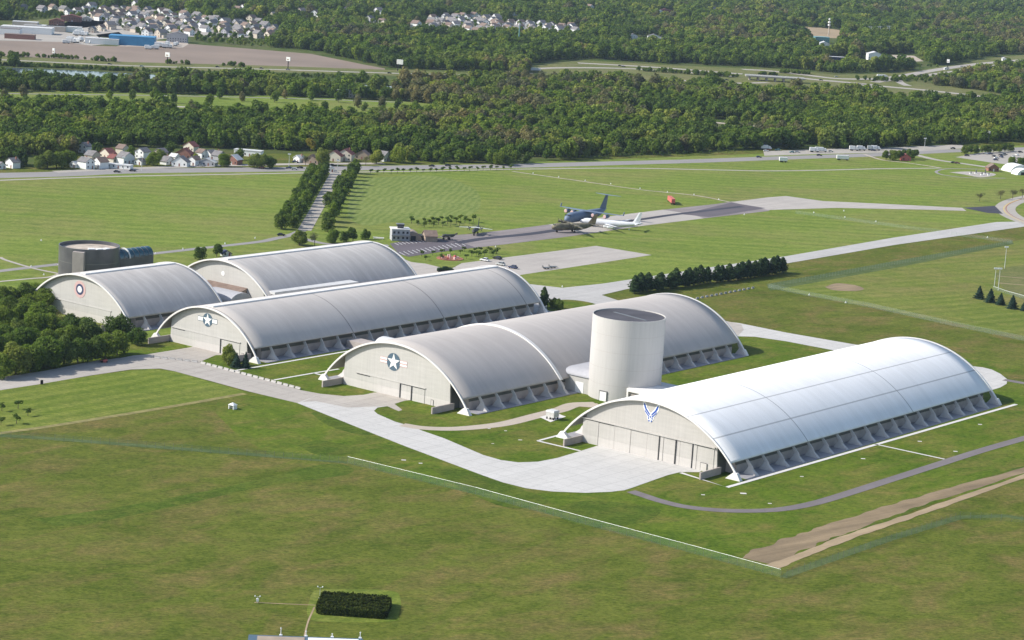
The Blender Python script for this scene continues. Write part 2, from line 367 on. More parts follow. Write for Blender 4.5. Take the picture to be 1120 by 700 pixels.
M['hedge'] = leaf('hedge_leaves', (0.014, 0.024, 0.006), (0.030, 0.046, 0.010), (0.060, 0.075, 0.018))
M['yellowtree'] = leaf('golden_leaves', (0.16, 0.13, 0.025), (0.24, 0.19, 0.03), (0.30, 0.24, 0.05))
M['brick'] = simple('brick', (0.26, 0.13, 0.10), 0.85, 0.15, 0.8)
M['cream'] = simple('cream_siding', (0.62, 0.56, 0.46), 0.7, 0.06, 0.5)
M['beige_s'] = simple('beige_siding', (0.48, 0.42, 0.35), 0.7, 0.06, 0.5)
M['grey_s'] = simple('grey_siding', (0.38, 0.38, 0.40), 0.7, 0.06, 0.5)
M['roof_g'] = simple('grey_shingles', (0.19, 0.18, 0.18), 0.9, 0.2, 0.5)
M['roof_r'] = simple('red_shingles', (0.20, 0.075, 0.065), 0.9, 0.2, 0.5)
M['roof_b'] = simple('brown_shingles', (0.19, 0.14, 0.115), 0.9, 0.2, 0.5)
M['roof_l'] = simple('pale_metal_roof', (0.55, 0.55, 0.54), 0.6, 0.1, 0.3)
M['blue_w'] = simple('blue_warehouse_metal', (0.055, 0.23, 0.42), 0.5, 0.08, 0.2)
M['teal_w'] = simple('teal_roof', (0.16, 0.32, 0.33), 0.5, 0.08, 0.2)
m, nt, b = new_mat('river_water'); b.inputs['Base Color'].default_value = (0.10, 0.13, 0.16, 1); b.inputs['Roughness'].default_value = 0.08; b.inputs['Specular IOR Level'].default_value = 0.9
bump(nt, b, noise_tex(nt, coords(nt), 0.4, 3), 0.25, 0.2); M['water'] = m
def net_mat(name, c, alpha):
    m, nt, b = new_mat(name); b.inputs['Base Color'].default_value = (*c, 1); b.inputs['Roughness'].default_value = 0.6
    t = N(nt, 'ShaderNodeBsdfTransparent'); mx = N(nt, 'ShaderNodeMixShader'); mx.inputs[0].default_value = alpha
    nt.links.new(t.outputs[0], mx.inputs[1]); nt.links.new(b.outputs[0], mx.inputs[2])
    nt.links.new(mx.outputs[0], nt.nodes['Material Output'].inputs[0]); return m
M['net'] = net_mat('chain_link', (0.14, 0.24, 0.16), 0.2)
M['net_pale'] = net_mat('chain_link_pale', (0.35, 0.42, 0.36), 0.16)

# ------------------------------------------------------------------ ground
bm = bmesh.new()
gx = [-5900 + 118 * i for i in range(101)]; gy = [150 + 88 * i for i in range(101)]
vv = [[bm.verts.new((x, y, 0)) for x in gx] for y in gy]
for j in range(100):
    for i in range(100): bm.faces.new((vv[j][i], vv[j][i + 1], vv[j + 1][i + 1], vv[j + 1][i]))
tag(mesh_obj('ground', bm, M['field'], recalc=False), kind='structure')

# woodland floor beyond the highway
FRONT = [(-300, 187), (-80, 186), (30, 181), (62, 178), (82, 168), (400, 168), (425, 173), (470, 177), (560, 180), (630, 173), (700, 170), (795, 165), (840, 163), (960, 162), (1000, 160), (1060, 158), (1120, 154), (1500, 138)]
sheet('woodland_floor', FRONT[:-1] + [(1350, 145), (1300, -5), (900, -35), (300, -60), (-300, -85)], 0.03, M['forestfloor'])
# lawns
sheet('north_lawn', [(-300, 192), (0, 190), (280, 184), (560, 178), (840, 168), (1400, 150), (1400, 222), (1120, 248), (859, 282), (710, 303), (660, 311), (615, 315), (560, 345), (300, 380), (140, 388), (0, 412), (-300, 445)], 0.04, M['north'])
sheet('mowing_curves', [(388, 196), (470, 192), (516, 205), (526, 222), (512, 236), (470, 238), (430, 243), (396, 246), (380, 232)], 0.06, M['rings'], True)
sheet('west_lawn', [(-200, 468), (0, 427), (100, 411), (160, 403), (190, 406), (270, 429), (180, 446), (60, 466), (8, 473), (-200, 505)], 0.04, M['mown'])
sheet('hangar_lawn', [(300, 499), (262, 478), (236, 452), (238, 436), (270, 429), (330, 436), (600, 420), (840, 388), (1120, 365), (1300, 345), (1300, 455), (1120, 521), (1053, 542), (977, 563), (910, 586), (853, 631), (640, 572), (380, 505)], 0.034, M['lush'])
ribbon('lawn_edge', [(-40, 480), (10, 472.5), (60, 465.5), (180, 446), (268, 430.5)], 3.0, 0.06, M['dirt_pale_grass'])
sheet('between_hangar_lawn', [(255, 380), (600, 340), (760, 350), (800, 352), (806, 368), (935, 377), (1120, 400), (1000, 480), (640, 489), (560, 505), (409, 453), (430, 444), (340, 430), (215, 398), (205, 380)], 0.06, M['lush'])
sheet('west_hangar_lawn', [(-60, 395), (130, 370), (200, 372), (206, 381), (160, 388), (130, 391), (50, 406), (-60, 426)], 0.055, M['lush'])
sheet('east_meadow', [(840, 313), (990, 285), (1108, 264), (1300, 235), (1300, 420), (1120, 372), (950, 335), (885, 323)], 0.046, M['east'])
sheet('meadow_behind', [(760, 322), (840, 313), (885, 323), (950, 335), (1120, 368), (1300, 400), (1300, 460), (1120, 420), (935, 378), (860, 365), (793, 352)], 0.05, M['field'])
sheet('service_strip', [(838, 311), (990, 283.5), (1107, 263.5), (1109, 267), (990, 291), (842, 318)], 0.07, M['band'])
sheet('dark_grass_swathe', [(35, 568), (120, 556), (250, 532), (352, 508), (385, 512), (375, 520), (300, 530), (180, 556), (80, 575)], 0.02, M['darkgrass'], True)
for k, pts in enumerate(([(340, 452), (375, 445), (405, 452), (430, 468), (400, 476), (360, 466)], [(470, 512), (510, 515), (560, 532), (600, 548), (560, 556), (515, 540)], [(600, 560), (640, 548), (720, 556), (700, 572), (640, 576)],
                        [(325, 487), (350, 482), (385, 488), (392, 495), (350, 498)], [(790, 440), (840, 428), (850, 433), (800, 446)], [(900, 590), (930, 577), (1010, 545), (1110, 512), (1120, 515), (1020, 550), (940, 585)])):
    sheet('dark_turf_patch', pts, 0.065, M['darkgrass'], True)

# roads and aprons -----------------------------------------------------------
sheet('west_road', [(-120, 436), (0, 413), (50, 405.7), (98.6, 395.7), (133, 391.4), (146, 389), (160, 387.9), (208.6, 380), (222, 376), (275, 388), (236, 388.6), (218.6, 396), (329.3, 427), (351, 431), (325, 441), (272.3, 428.4), (225, 415.5), (190, 406), (175, 403.3), (143, 404.3), (100, 410.7), (45.7, 420), (0, 427), (-120, 450)], 0.09, M['conc_old'])
sheet('main_apron', [(325, 441), (351, 431), (376, 433.5), (398, 432), (409.3, 429.6), (430, 428), (470, 436), (443, 438.4), (431.4, 442), (440, 448.6), (436, 450), (423.6, 444.5), (412.9, 446), (409, 449.6), (412.9, 453), (432, 461.4), (451, 466.8), (461, 471), (485.7, 479.6), (528.6, 497.9), (547.9, 503.4), (567, 506), (588.6, 505.2), (610, 501), (634.6, 493.6), (652.5, 488), (700, 480), (790, 500), (765, 516.6), (743.8, 516.6), (730, 520), (692, 533.5), (682.5, 536.5), (667.5, 538.2), (640, 539.3), (603.6, 537.8), (575.7, 534.3), (550, 527.9), (528.6, 520.4), (485.7, 504.3), (442.9, 488.2), (400, 471.2)], 0.10, M['conc_new'])
sheet('hangar_forecourt', [(351, 431), (376, 433.5), (398, 432), (409.3, 429.6), (430, 428), (470, 436), (443, 438.4), (431.4, 442), (440, 448.6), (436, 450), (423.6, 444.5), (410, 445), (380, 446), (345, 439), (330, 440)], 0.12, M['conc_old'])
ribbon('walkway', [(440, 464.8), (462, 468.2), (490, 469.3), (518, 467.8), (552, 463.6), (584, 455.7), (612, 448.6), (628, 443), (652, 442)], (5.5, 7.0), 0.11, M['path'])
sheet('walkway', [(622, 444), (629, 440.5), (653, 441.5), (660, 446), (648, 446)], 0.125, M['path'])
ribbon('perimeter_path', [(690, 537.5), (705, 542.5), (722, 548), (750, 554.5), (790, 558.5), (830, 558.8), (860, 556.5), (893, 550), (930, 539), (975, 524.5), (1025, 508.5), (1075, 492.5), (1140, 474)], 4.6, 0.11, M['asph'])
ribbon('perimeter_path', [(1098, 415.5), (1125, 420), (1160, 424)], 4.6, 0.11, M['asph'])
ribbon('dirt_track', [(828, 614), (872, 594), (930, 573.5), (990, 553), (1060, 532), (1135, 510)], (12.5, 4.5), 0.07, M['dirt'], 14)
ribbon('dirt_track', [(845, 620), (886, 604), (932, 586), (992, 566), (1053, 544.5), (1135, 516)], (4.4, 3.0), 0.09, M['dirt_pale'], 14)
EAST = [(556, 345), (565, 318), (580, 311), (615, 315), (660, 310.3), (710, 302.7), (780, 292), (860, 280.3), (977.5, 260), (1090, 243), (1113, 242.5), (1135, 239), (1135, 246), (1120, 248), (980, 267.8), (860, 288.3), (760, 304), (685, 316.5), (658, 322.8), (680, 330), (720, 337), (640, 352)]
sheet('east_taxiway', EAST, 0.10, M['conc_east'])
sheet('verge', [(598, 332), (606, 329), (622, 328), (640, 330), (652, 333.5), (640, 337), (618, 340), (600, 340)], 0.12, M['lush'], True)
sheet('hangar_back_road', [(780, 351), (793, 351.7), (808.6, 353.6), (860, 364), (935, 377), (1020, 388), (1063, 400.7), (1075, 402), (1085, 404.5), (1094, 409), (1101.7, 415), (1101, 420), (1094, 424), (1084, 427), (1000, 410), (910, 383), (860, 373.5), (825.7, 368.5), (806, 368), (780, 372)], 0.10, M['conc_new'])
sheet('hangar_apron', [(784, 350), (795, 351.5), (811, 355), (813.5, 361), (806, 368.5), (780, 372)], 0.12, M['conc_old'])
sheet('verge', [(806, 369), (826, 369), (858, 374), (905, 383.5), (930, 392), (900, 400), (840, 396), (800, 380)], 0.115, M['lush'])
# parking ramp, car park, runway
sheet('parking_ramp', [(505, 288), (548, 282.3), (652, 269), (713, 279), (568, 301), (520, 312), (460, 312)], 0.08, M['conc_ramp'])
sheet('service_road', [(443, 284), (450, 286.8), (465.7, 288.6), (494, 295.7), (520, 300), (500, 312), (450, 312)], 0.10, M['conc_ramp'])
sheet('car_park', [(426.5, 266.5), (440, 264), (461, 262), (480, 260.5), (500, 263.5), (520, 271), (480, 276), (447, 281), (436, 278)], 0.10, M['asph_lot'])
for i in range(15):                                                         # bay lines
    t = i / 14; a = (443 + 66 * t, 279.5 - 10.5 * t); ribbon('bay_line', [(a[0], a[1] - 0.2), (a[0] - 6.5, a[1] - 3.6)], 0.35, 0.13, M['white'], 0)
for i in range(10):
    t = i / 9; a = (433 + 36 * t, 268 - 4.3 * t); ribbon('bay_line', [(a[0] + 3, a[1] + 0.2), (a[0] - 1.5, a[1] - 2.0)], 0.35, 0.13, M['white'], 0)
sheet('runway', [(480, 258.6), (520, 255.5), (560, 250.8), (615, 243.8), (680, 235), (725, 229.5), (785, 223), (800, 220.5), (860, 222), (840, 231), (770, 239), (700, 247.5), (622.5, 258.8), (560, 266.5), (517, 271.5), (496, 264)], 0.09, M['runway'])
sheet('runway_concrete', [(600, 245.8), (680, 235), (725, 229.5), (757, 234.5), (770, 239), (700, 247.5), (640, 256), (622, 252)], 0.11, M['conc_ramp'])
sheet('dark_runway_end', [(745, 234.5), (800, 221.8), (837.5, 227.8), (800, 234), (775, 237.5)], 0.13, M['asph_lot'])
ribbon('runway_seal', [(500, 266), (530, 261), (575, 256.5), (612, 251.5)], 6.5, 0.13, M['asph_dark'])
ribbon('runway_seal', [(640, 247.5), (695, 241), (740, 234.5), (812, 226)], 5.0, 0.145, M['asph_dark'])
sheet('taxiway', [(800, 221), (840, 216), (860, 214.5), (900, 220), (965, 223), (1015, 225.5), (1052.5, 227.5), (1057, 230.8), (1015, 229.5), (915, 227.5), (840, 229.8), (830, 228)], 0.10, M['conc_ramp'])
sheet('tar_patch', [(1053, 227.3), (1088, 225.3), (1097, 234), (1080, 233)], 0.12, M['asph_dark'])
ribbon('ring_road', [(1175, 205), (1135, 214), (1112, 219.5), (1101, 225), (1100, 230.5), (1107, 236.5), (1122, 243), (1145, 250)], 14.5, 0.11, M['road_pale'])
for off, mm in ((-1.6, M['yellow']), (1.0, M['rust'])):
    pts = [G(*p) for p in [(1175, 205), (1135, 214), (1112, 219.5), (1101, 225), (1100, 230.5), (1107, 236.5), (1122, 243), (1145, 250)]]
    ribbon('road_marking', [p + Vector((off * 0.8, off, 0)) for p in pts], 0.7, 0.14, mm, world_pts=True)
ribbon('entrance_road', [(-40, 302), (0, 296.5), (65, 289), (132, 281.5), (212, 272.5), (280, 265), (300, 261.2), (320, 256.5), (337, 249)], 5.5, 0.08, M['road'])
ribbon('entrance_road', [(318, 258), (337, 262.5), (352, 266), (375, 268), (425, 268.5)], 5.5, 0.09, M['road'])
ribbon('avenue_road', [(333, 252), (345, 231), (356, 211), (366, 192), (369, 187)], 8.0, 0.10, M['road_pale'])
ribbon('highway', [(-120, 195), (0, 192), (70, 190.3), (140, 187.3), (280, 185.6), (400, 184), (480, 182.7), (560, 181.6), (675, 178.5), (760, 176.2), (840, 173.3), (900, 171.3), (965, 169), (1010, 166.5), (1060, 164.5), (1180, 161)], (24, 17), 0.08, M['road'])
ribbon('frontage_road', [(-80, 200), (0, 197.3), (80, 194.5), (150, 192.6), (280, 190.2), (370, 188.6), (460, 187.3), (560, 185.3), (680, 184), (785, 186), (840, 187), (900, 186.2), (965, 184.6), (1027, 184)], 4.0, 0.09, M['road_pale'])
ribbon('gravel_line', [(560, 187.5), (640, 198.8), (700, 207.5), (760, 213.8), (798, 221)], 2.2, 0.09, M['gravel'])
ribbon('house_street', [(60, 188), (140, 184.5), (230, 181.5), (330, 179.5), (420, 178.8)], 9, 0.09, M['road_pale'])
sheet('truck_strip', [(835, 165.5), (900, 163), (985, 161), (1050, 158), (1060, 162), (990, 166.5), (900, 168.5), (836, 170.5)], 0.09, M['road_pale'])
sheet('car_park', [(1045, 172), (1075, 166.5), (1140, 163), (1200, 160), (1200, 178), (1120, 182), (1085, 178)], 0.09, M['road_pale'])
ribbon('approach_road', [(1000, 169), (1025, 175), (1060, 180), (1100, 186), (1150, 194)], 7.5, 0.11, M['road_pale'])
sheet('memorial_plaza', [(1038, 188.5), (1060, 187.7), (1085, 189.5), (1088, 192), (1072, 194), (1055, 191)], 0.10, M['conc_old'], True)
ribbon('memorial_path', [(1090, 186), (1060, 184.8), (1035, 184.8), (1024, 187.8), (1032, 191.5), (1060, 194.5), (1100, 195)], 2.5, 0.10, M['road'])
ribbon('perimeter_track', [(945, 168.8), (965, 175), (990, 178), (1015, 181.5), (1030, 184)], 3, 0.12, M['gravel'])
for pts, w in (([(0, 281.5), (7.5, 285), (37.5, 293.8), (67, 300)], 2.2), ([(-10, 309), (32.5, 305), (55, 303), (70, 298)], 2.2)):
    ribbon('footpath', pts, w, 0.11, M['conc_old'])
# white kerb walks round the hangars
def walk(pts, w=1.3): ribbon('perimeter_walk', pts, w, 0.13, M['white_path'], 0)
walk([(744.5, 517.3), (795, 533.3), (1111.5, 442.4)], 1.7); walk([(588, 482.5), (614, 475.5)]); walk([(588, 482.5), (634.6, 493.4)]); walk([(957, 486), (1033, 502.5)], 1.2)
walk([(254.7, 406), (282, 401.4), (376.5, 385), (392, 382.4)], 1.4); walk([(299.9, 415.8), (343, 408.3), (370.6, 403.8)]); walk([(343, 408.3), (356, 411.5)])
sheet('equipment_pad', [(590, 456.5), (607, 451.5), (619, 456), (602, 462)], 0.14, M['white_path'])
for u, v, s in ((460, 557 - 50, 1.2), (441.5, 503.5, 1.5), (535, 469, 1.0), (553, 471.5, 1.0), (569, 481.5, 1.3), (539, 485.5, 0.9), (769, 541.5, 1.2), (813, 540, 2.0), (842, 551, 1.2), (1006, 483, 1.5), (1045, 494, 1.5), (944, 502, 1.5), (1072, 464.5, 1.5), (877, 521.5, 1.2)):
    p = G(u, v); ribbon('drain_slab', [p - Vector((s * .55, 0, 0)), p + Vector((s * .55, 0.1, 0))], s * .8, 0.12, M['white_path'], 0, world_pts=True)
sheet('bare_patch', [(902, 314), (915, 310), (935, 312), (945, 316), (935, 318.5), (912, 317.5)], 0.08, M['dirt'], True)
sheet('ball_field_infield', [(1088, 300), (1100, 293), (1118, 290.5), (1140, 290), (1140, 331), (1112, 325), (1096, 313)], 0.08, M['farfield'], True)
for pts in ([(1091, 302), (1120, 304.5), (1150, 307)], [(1091, 309.5), (1120, 312), (1150, 314)]): ribbon('field_line', pts, 1.6, 0.10, M['dirt_pale'])
# beyond the wood: ploughed field, levee, river, motorway
sheet('ploughed_field', [(-300, 36), (-80, 41), (0, 44.5), (70, 46), (100, 50), (200, 52), (207, 48), (280, 54), (340, 59), (400, 71), (421, 75), (421, 77), (280, 72), (140, 68), (0, 61.5), (-300, 54)], 0.10, M['plough'])
sheet('levee_grass', [(-300, 54), (0, 61), (140, 68), (280, 71.5), (421, 76.3), (520, 80), (640, 84), (640, 88), (520, 86), (405, 82), (280, 79), (140, 76), (0, 70), (-300, 62)], 0.14, M['farfield'])
ribbon('levee_road', [(-120, 62), (0, 65.5), (140, 72), (280, 75.6), (405, 79.5), (487, 81.8), (545, 83), (580, 80)], 9, 0.20, M['road_pale'])
ribbon('river', [(-200, 68), (0, 77), (60, 79.5), (110, 82), (200, 87), (350, 94), (430, 98), (560, 104)], 70, 0.12, M['water'])
sheet('park_meadow', [(-100, 96), (60, 99), (280, 104), (440, 111), (490, 115), (470, 128), (280, 132), (130, 126), (60, 118), (-100, 116)], 0.08, M['north'])
ribbon('park_road', [(-60, 101.5), (60, 103.2), (200, 105), (340, 108.5), (440, 112)], 4.5, 0.12, M['road'])
ribbon('park_road', [(130, 112.5), (180, 116), (260, 119.5), (345, 123.5)], 9, 0.12, M['road_pale'])
sheet('sand_strip', [(134, 113), (163, 114.3), (162, 116), (133, 114.8)], 0.16, M['gravel'])
ribbon('clearing_road', [(700, 127), (715, 129), (740, 131.5), (780, 134), (830, 138.5)], 10, 0.12, M['gravel'])
MWAY = [(577, 74), (600, 69), (640, 66), (740, 72), (860, 76), (915, 82), (985, 80), (1080, 64), (1160, 56), (1160, 70), (1060, 82), (1010, 90), (1100, 103), (1150, 112), (1100, 113), (1000, 106), (930, 101), (840, 98), (740, 95), (680, 87), (577, 88)]
sheet('motorway_verge', MWAY, 0.12, M['farfield'])
for pts, w in (([(560, 79), (590, 75), (640, 74.2), (695, 75.5), (760, 80), (800, 84)], 13), ([(632, 69), (680, 71.5), (735, 75), (785, 79), (812, 81)], 15), ([(868, 84.5), (890, 87), (940, 91.5), (965, 94.5), (1015, 99), (1086, 107), (1140, 113)], 17), ([(935, 91), (947, 93.5), (956, 98)], 9),
               ([(740, 87.5), (792, 91), (840, 90.5)], 10), ([(812, 76), (840, 77.5), (880, 82), (915, 86), (952, 86.5), (980, 84.3), (1027, 76), (1077, 69.3), (1140, 64)], 15),
               ([(956, 90), (995, 84.5), (1040, 79), (1090, 71.5), (1140, 66)], 13), ([(1010, 83), (990, 85), (983, 87.3), (985, 90.5), (993, 94)], 10)):
    ribbon('motorway', pts, w, 0.18, M['road_pale'])
ribbon('spur_road', [(936, 66), (942, 70), (946, 76)], 9, 0.16, M['road_pale'])
for pts, mm in (([(20, 24), (60, 20), (110, 22), (122, 26), (95, 30), (60, 34), (0, 28)], 'farfield'), ([(105, 38), (130, 35), (140, 42), (110, 43)], 'farfield'), ([(-80, 30), (60, 34), (110, 40), (130, 47), (100, 50), (60, 46), (-80, 42)], 'road_pale'), ([(160, 44), (205, 46), (208, 52), (170, 56), (120, 52)], 'gravel'),
                ([(545, 22), (560, 20.5), (612, 21.5), (620, 24), (560, 25.5)], 'farfield'), ([(850, 28.5), (895, 30), (920, 33), (920, 42), (895, 41), (850, 32)], 'dirt_pale'), ([(1055, 15.5), (1130, 18), (1130, 21), (1060, 19)], 'dirt_pale'), ([(850, 48), (885, 49), (884, 51.5), (850, 50.5)], 'gravel'),
                ([(975, 60), (1000, 61), (1010, 67), (985, 68)], 'gravel'), ([(470, 33), (545, 19), (628, 29), (630, 39), (540, 38)], 'road_pale'), ([(60, 30), (100, 12), (200, 20), (300, 34), (300, 42), (200, 40), (150, 46), (110, 40)], 'road_pale'),
                ([(1095, 62), (1120, 61), (1120, 65), (1098, 66)], 'gravel')):
    sheet('clearing', pts, 0.09, M[mm])

for P_ in ([(-40, 474.5), (12, 477), (60, 480), (250, 495), (380, 505.5)], [(854, 631), (1050, 565.5), (1140, 571)], [(840, 312.5), (885, 322), (950, 334), (1040, 354.5), (1140, 376)]): ribbon('fence_line_grass', P_, 4.0, 0.02, M['band'], 2)
# bridge carrying the motorway
br = thing('motorway_bridge', 'long low motorway bridge on concrete piers crossing the dip beyond the wood', 'bridge', G(840, 84))
o0 = G(840, 84)
pa, pb = [G(u, v) - o0 for u, v in ((815, 87.0), (880, 91.0))]
dr = (pb - pa).normalized(); Mb = Matrix.Translation((pa + pb) / 2) @ Matrix.Rotation(math.atan2(dr.y, dr.x), 4, 'Z'); Lb = (pb - pa).length / 2
bm = bmesh.new(); box(bm, -Lb, Lb, -8, 8, 4.2, 5.4, Mb); mesh_obj('deck', bm, M['road_pale'], br)
for s in (-8, 8):
    bm = bmesh.new(); box(bm, -Lb, Lb, s - .25, s + .25, 5.4, 6.1, Mb); mesh_obj('parapet', bm, M['trim'], br)
for i in range(7):
    bm = bmesh.new(); x = -Lb + (i + .5) * Lb * 2 / 7; box(bm, x - .9, x + .9, -6, 6, 0, 4.2, Mb); mesh_obj('pier', bm, M['wing'], br)
# ------------------------------------------------------------------ hangars
def arc_pts(Rr, zc, t0, t1, n):
    return [(Rr * math.sin(t0 + (t1 - t0) * i / n), zc + Rr * math.cos(t0 + (t1 - t0) * i / n)) for i in range(n + 1)]
def pprism(bm, pts, y0, y1): prism(bm, pts, y0, y1)
def hangar(label, org, W, T, L, roof, wall, band, wallx, frontwall_y=2.6, eave=5.6, bays=19, uvoff=0.0, cap=True, wings=True, midrib=None, rail=None, slots=(), lintel_shadows=(), side='butt', group=None, sideglass_shade='sideglass_shade'):
    root = thing('arched_hangar', label, 'hangar', (org[0], org[1], 0), TH - math.pi / 2)
    Rr = W * W / (8 * T) + T / 2; zc = T - Rr; te = math.acos((eave - zc) / Rr); tf = math.asin(min(1, W / 2 / Rr))
    y0 = -0.5
    # roof shell with UVs in metres
    bm = bmesh.new(); uvl = bm.loops.layers.uv.new('UVMap'); n = 96
    A = arc_pts(Rr, zc, -te, te, n); B = arc_pts(Rr - 0.7, zc, -te, te, n)
    ny = 24
    gridA = [[bm.verts.new((x, y0 + (L - y0) * j / ny, z)) for x, z in A] for j in range(ny + 1)]
    gridB = [[bm.verts.new((x, yy, z)) for x, z in B] for yy in (y0, L)]
    for j in range(ny):
        for i in range(n):
            f = bm.faces.new((gridA[j][i], gridA[j][i + 1], gridA[j + 1][i + 1], gridA[j + 1][i])); f.smooth = True
            for lp, (jj, ii) in zip(f.loops, ((j, i), (j, i + 1), (j + 1, i + 1), (j + 1, i))):
                lp[uvl].uv = (y0 + (L - y0) * jj / ny - uvoff, Rr * (-te + 2 * te * ii / n))
    for i in range(n): bm.faces.new((gridB[0][i], gridB[1][i], gridB[1][i + 1], gridB[0][i + 1]))
    for s, e in ((0, 0), (ny, 1)):
        for i in range(n): bm.faces.new((gridA[s][i], gridA[s][i + 1], gridB[e][i + 1], gridB[e][i]))
    bm.faces.new([gridB[0][0]] + [gridA[j][0] for j in range(ny + 1)] + [gridB[1][0]]); bm.faces.new([gridB[0][n]] + [gridA[j][n] for j in range(ny + 1)] + [gridB[1][n]])
    mesh_obj('roof', bm, M[roof], root, recalc=True)
    if cap:
        bm = bmesh.new(); C_ = arc_pts(Rr + 0.55, zc, -1.6 / Rr, 1.6 / Rr, 4) + arc_pts(Rr + 0.005, zc, 1.7 / Rr, -1.7 / Rr, 4)
        prism(bm, C_, 1.5, L - 1); mesh_obj('ridge_cap', bm, M['trim'], root)
    def rib(ya, yb, out, inn, tt, mat_='trim'):
        bm = bmesh.new(); prism(bm, arc_pts(Rr + out, zc, -tt, tt, 80) + arc_pts(Rr - inn, zc, tt, -tt, 80), ya, yb); return bm
    mesh_obj('front_arch', rib(y0 - 0.5, y0 - 0.003, 0.08, 0.6, tf - 0.035), M['trim'], root)
    mesh_obj('rear_arch', rib(L + 0.003, L + 0.9, 0.2, 0.9, tf - 0.035), M['trim'], root)
    if midrib: mesh_obj('roof_rib', rib(midrib - 0.8, midrib + 0.8, 0.55, -0.01, te + 0.01), M['trim'], root)
    # front and rear walls
    def endwall(ya, yb, nm, mt, zlow):
        tw = math.asin(wallx / Rr)
        bm = bmesh.new(); prism(bm, arc_pts(Rr - 0.72, zc, -tw, tw, 60) + [(wallx, zlow), (-wallx, zlow)], ya, yb); return mesh_obj(nm, bm, mt, root)
    fy = frontwall_y
    endwall(fy, fy + 0.6, 'front_wall', M[wall], 3.2)
    bm = bmesh.new(); box(bm, -wallx, wallx, fy - 0.03, fy + 0.6, 0, 3.2); mesh_obj('lower_front_wall', bm, M[band], root)
    endwall(L - 3, L - 2.4, 'rear_wall', M[wall], 0)
    # door leaf row, rail, painted lintel shadow, dark slots
    if rail:
        xa, xb, zr = rail
        k = 8; w = (xb - xa) / k
        for i in range(k):
            dy = 0.12 if i % 2 else (0.22 if wall == 'wall4' else 0.125); gp_ = .07 if wall == 'wall4' else .012
            bm = bmesh.new(); box(bm, xa + i * w + gp_, xa + (i + 1) * w - gp_, fy - dy - 0.05, fy - dy + 0.06, 3.25, zr - 0.25)
            lf = mesh_obj('door_leaf', bm, M[wall], root)
            bm = bmesh.new(); box(bm, xa + i * w + gp_, xa + (i + 1) * w - gp_, fy - dy - 0.07, fy - dy + 0.06, 0.05, 3.22); mesh_obj('lower_panel', bm, M[band], lf)
        bm = bmesh.new(); box(bm, xa - 0.4, xb + 0.4, fy - (0.7 if wall == 'wall4' else .3), fy - 0.02, zr - 0.25, zr + 0.12); mesh_obj('door_rail', bm, M[wall], root)
        for a, b_, z_ in lintel_shadows:  # dark strips paint the lintel's shadow onto the doors
            bm = bmesh.new(); box(bm, a, b_, fy - 0.33, fy - 0.29, z_, zr - 0.26); mesh_obj('lintel_shadow', bm, M['dark'], root)
        for g_ in slots:  # dark upright strips on the door front
            bm = bmesh.new(); box(bm, g_ - 0.28, g_ + 0.28, fy - 0.36, fy - 0.30, 0.05, zr - 0.3); mesh_obj('dark_slot', bm, M['dark'], root)
    # side walls under the eaves
    ex = Rr * math.sin(te); sx = ex - 2.2
    for s in (-1, 1):
        a, b_ = sorted((s * (sx - 0.4), s * sx))
        bm = bmesh.new(); box(bm, a, b_, fy + 6, L - 2.4, 0, 3.3); mesh_obj('side_wall', bm, M['wing'], root)
        a, b_ = sorted((s * (sx - 0.5), s * (sx - 0.15)))
        bm = bmesh.new(); box(bm, a, b_, fy + 6, L - 2.4, 3.3, eave + 0.35); mesh_obj('side_panels', bm, M[sideglass_shade], root)
        a, b_ = sorted((s * (wallx - 0.3), s * (sx - 0.4)))
        bm = bmesh.new(); box(bm, a, b_, fy + 6.0, fy + 6.4, 0, eave + 1.2); mesh_obj('return_wall', bm, M['wing'], root)
        a, b_ = sorted((s * (wallx - 0.4), s * wallx))
        bm = bmesh.new(); box(bm, a, b_, fy + 0.6, fy + 6.0, 0, Rr * math.cos(math.asin(wallx / Rr)) + zc - 0.8); mesh_obj('return_wall', bm, M['sideglass_shade'], root)  # shaded side of the recess, its shade painted by the dark colour
        # slab along the feet
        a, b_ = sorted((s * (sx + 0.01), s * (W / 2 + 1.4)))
        bm = bmesh.new(); box(bm, a, b_, 3, L - 1, 0.02, 0.16); mesh_obj('side_slab', bm, M['slab_shade'], root)
        # buttresses
        for i in range(1, bays + 1):
            y = L * i / bays if i < bays else L - 0.2
            if midrib and abs(y - midrib) < 4: hw = 1.2
            else: hw = 0.32
            bm = bmesh.new()
            fx = W / 2
            def ring(z, xi, xo, h): return [(s * xi, y - h, z), (s * xo, y - h * .6, z), (s * xo, y + h * .6, z), (s * xi, y + h, z)]
            loft(bm, [ring(0.05, fx - 5.2, fx + 0.7, max(1.35, hw + .3)), ring(2.0, fx - 4.0, fx - 1.7, max(.75, hw)), ring(3.0, fx - 3.7, fx - 2.0, hw), ring(eave + 0.1, ex - 1.3, ex - 0.25, max(.25, hw * .8))])
            mesh_obj('buttress', bm, M['butt'], root)
        # front foot
        fx = W / 2
        for yy, nm in ((y0 - 0.45, 'arch_foot'), (L + 0.45, 'arch_foot')):
            bm = bmesh.new()
            loft(bm, [[(s * (fx - 5.6), yy - .9, 0.03), (s * (fx + .8), yy - .9, 0.03), (s * (fx + .8), yy + .9, 0.03), (s * (fx - 5.6), yy + .9, 0.03)],
                      [(s * (fx - 2.6), yy - .7, 2.6), (s * (fx - .95), yy - .7, 2.6), (s * (fx - .95), yy + .7, 2.6), (s * (fx - 2.6), yy + .7, 2.6)]])
            mesh_obj(nm, bm, M['trim'], root)
        if wings:
            a, b_ = sorted((s * wallx + s * .5, s * wallx + s * 1.1))
            bm = bmesh.new(); box(bm, a, b_, -11.3, fy + 1.5, 0, 2.7); mesh_obj('wing_wall', bm, M['wing'], root)
    return root, Rr, zc
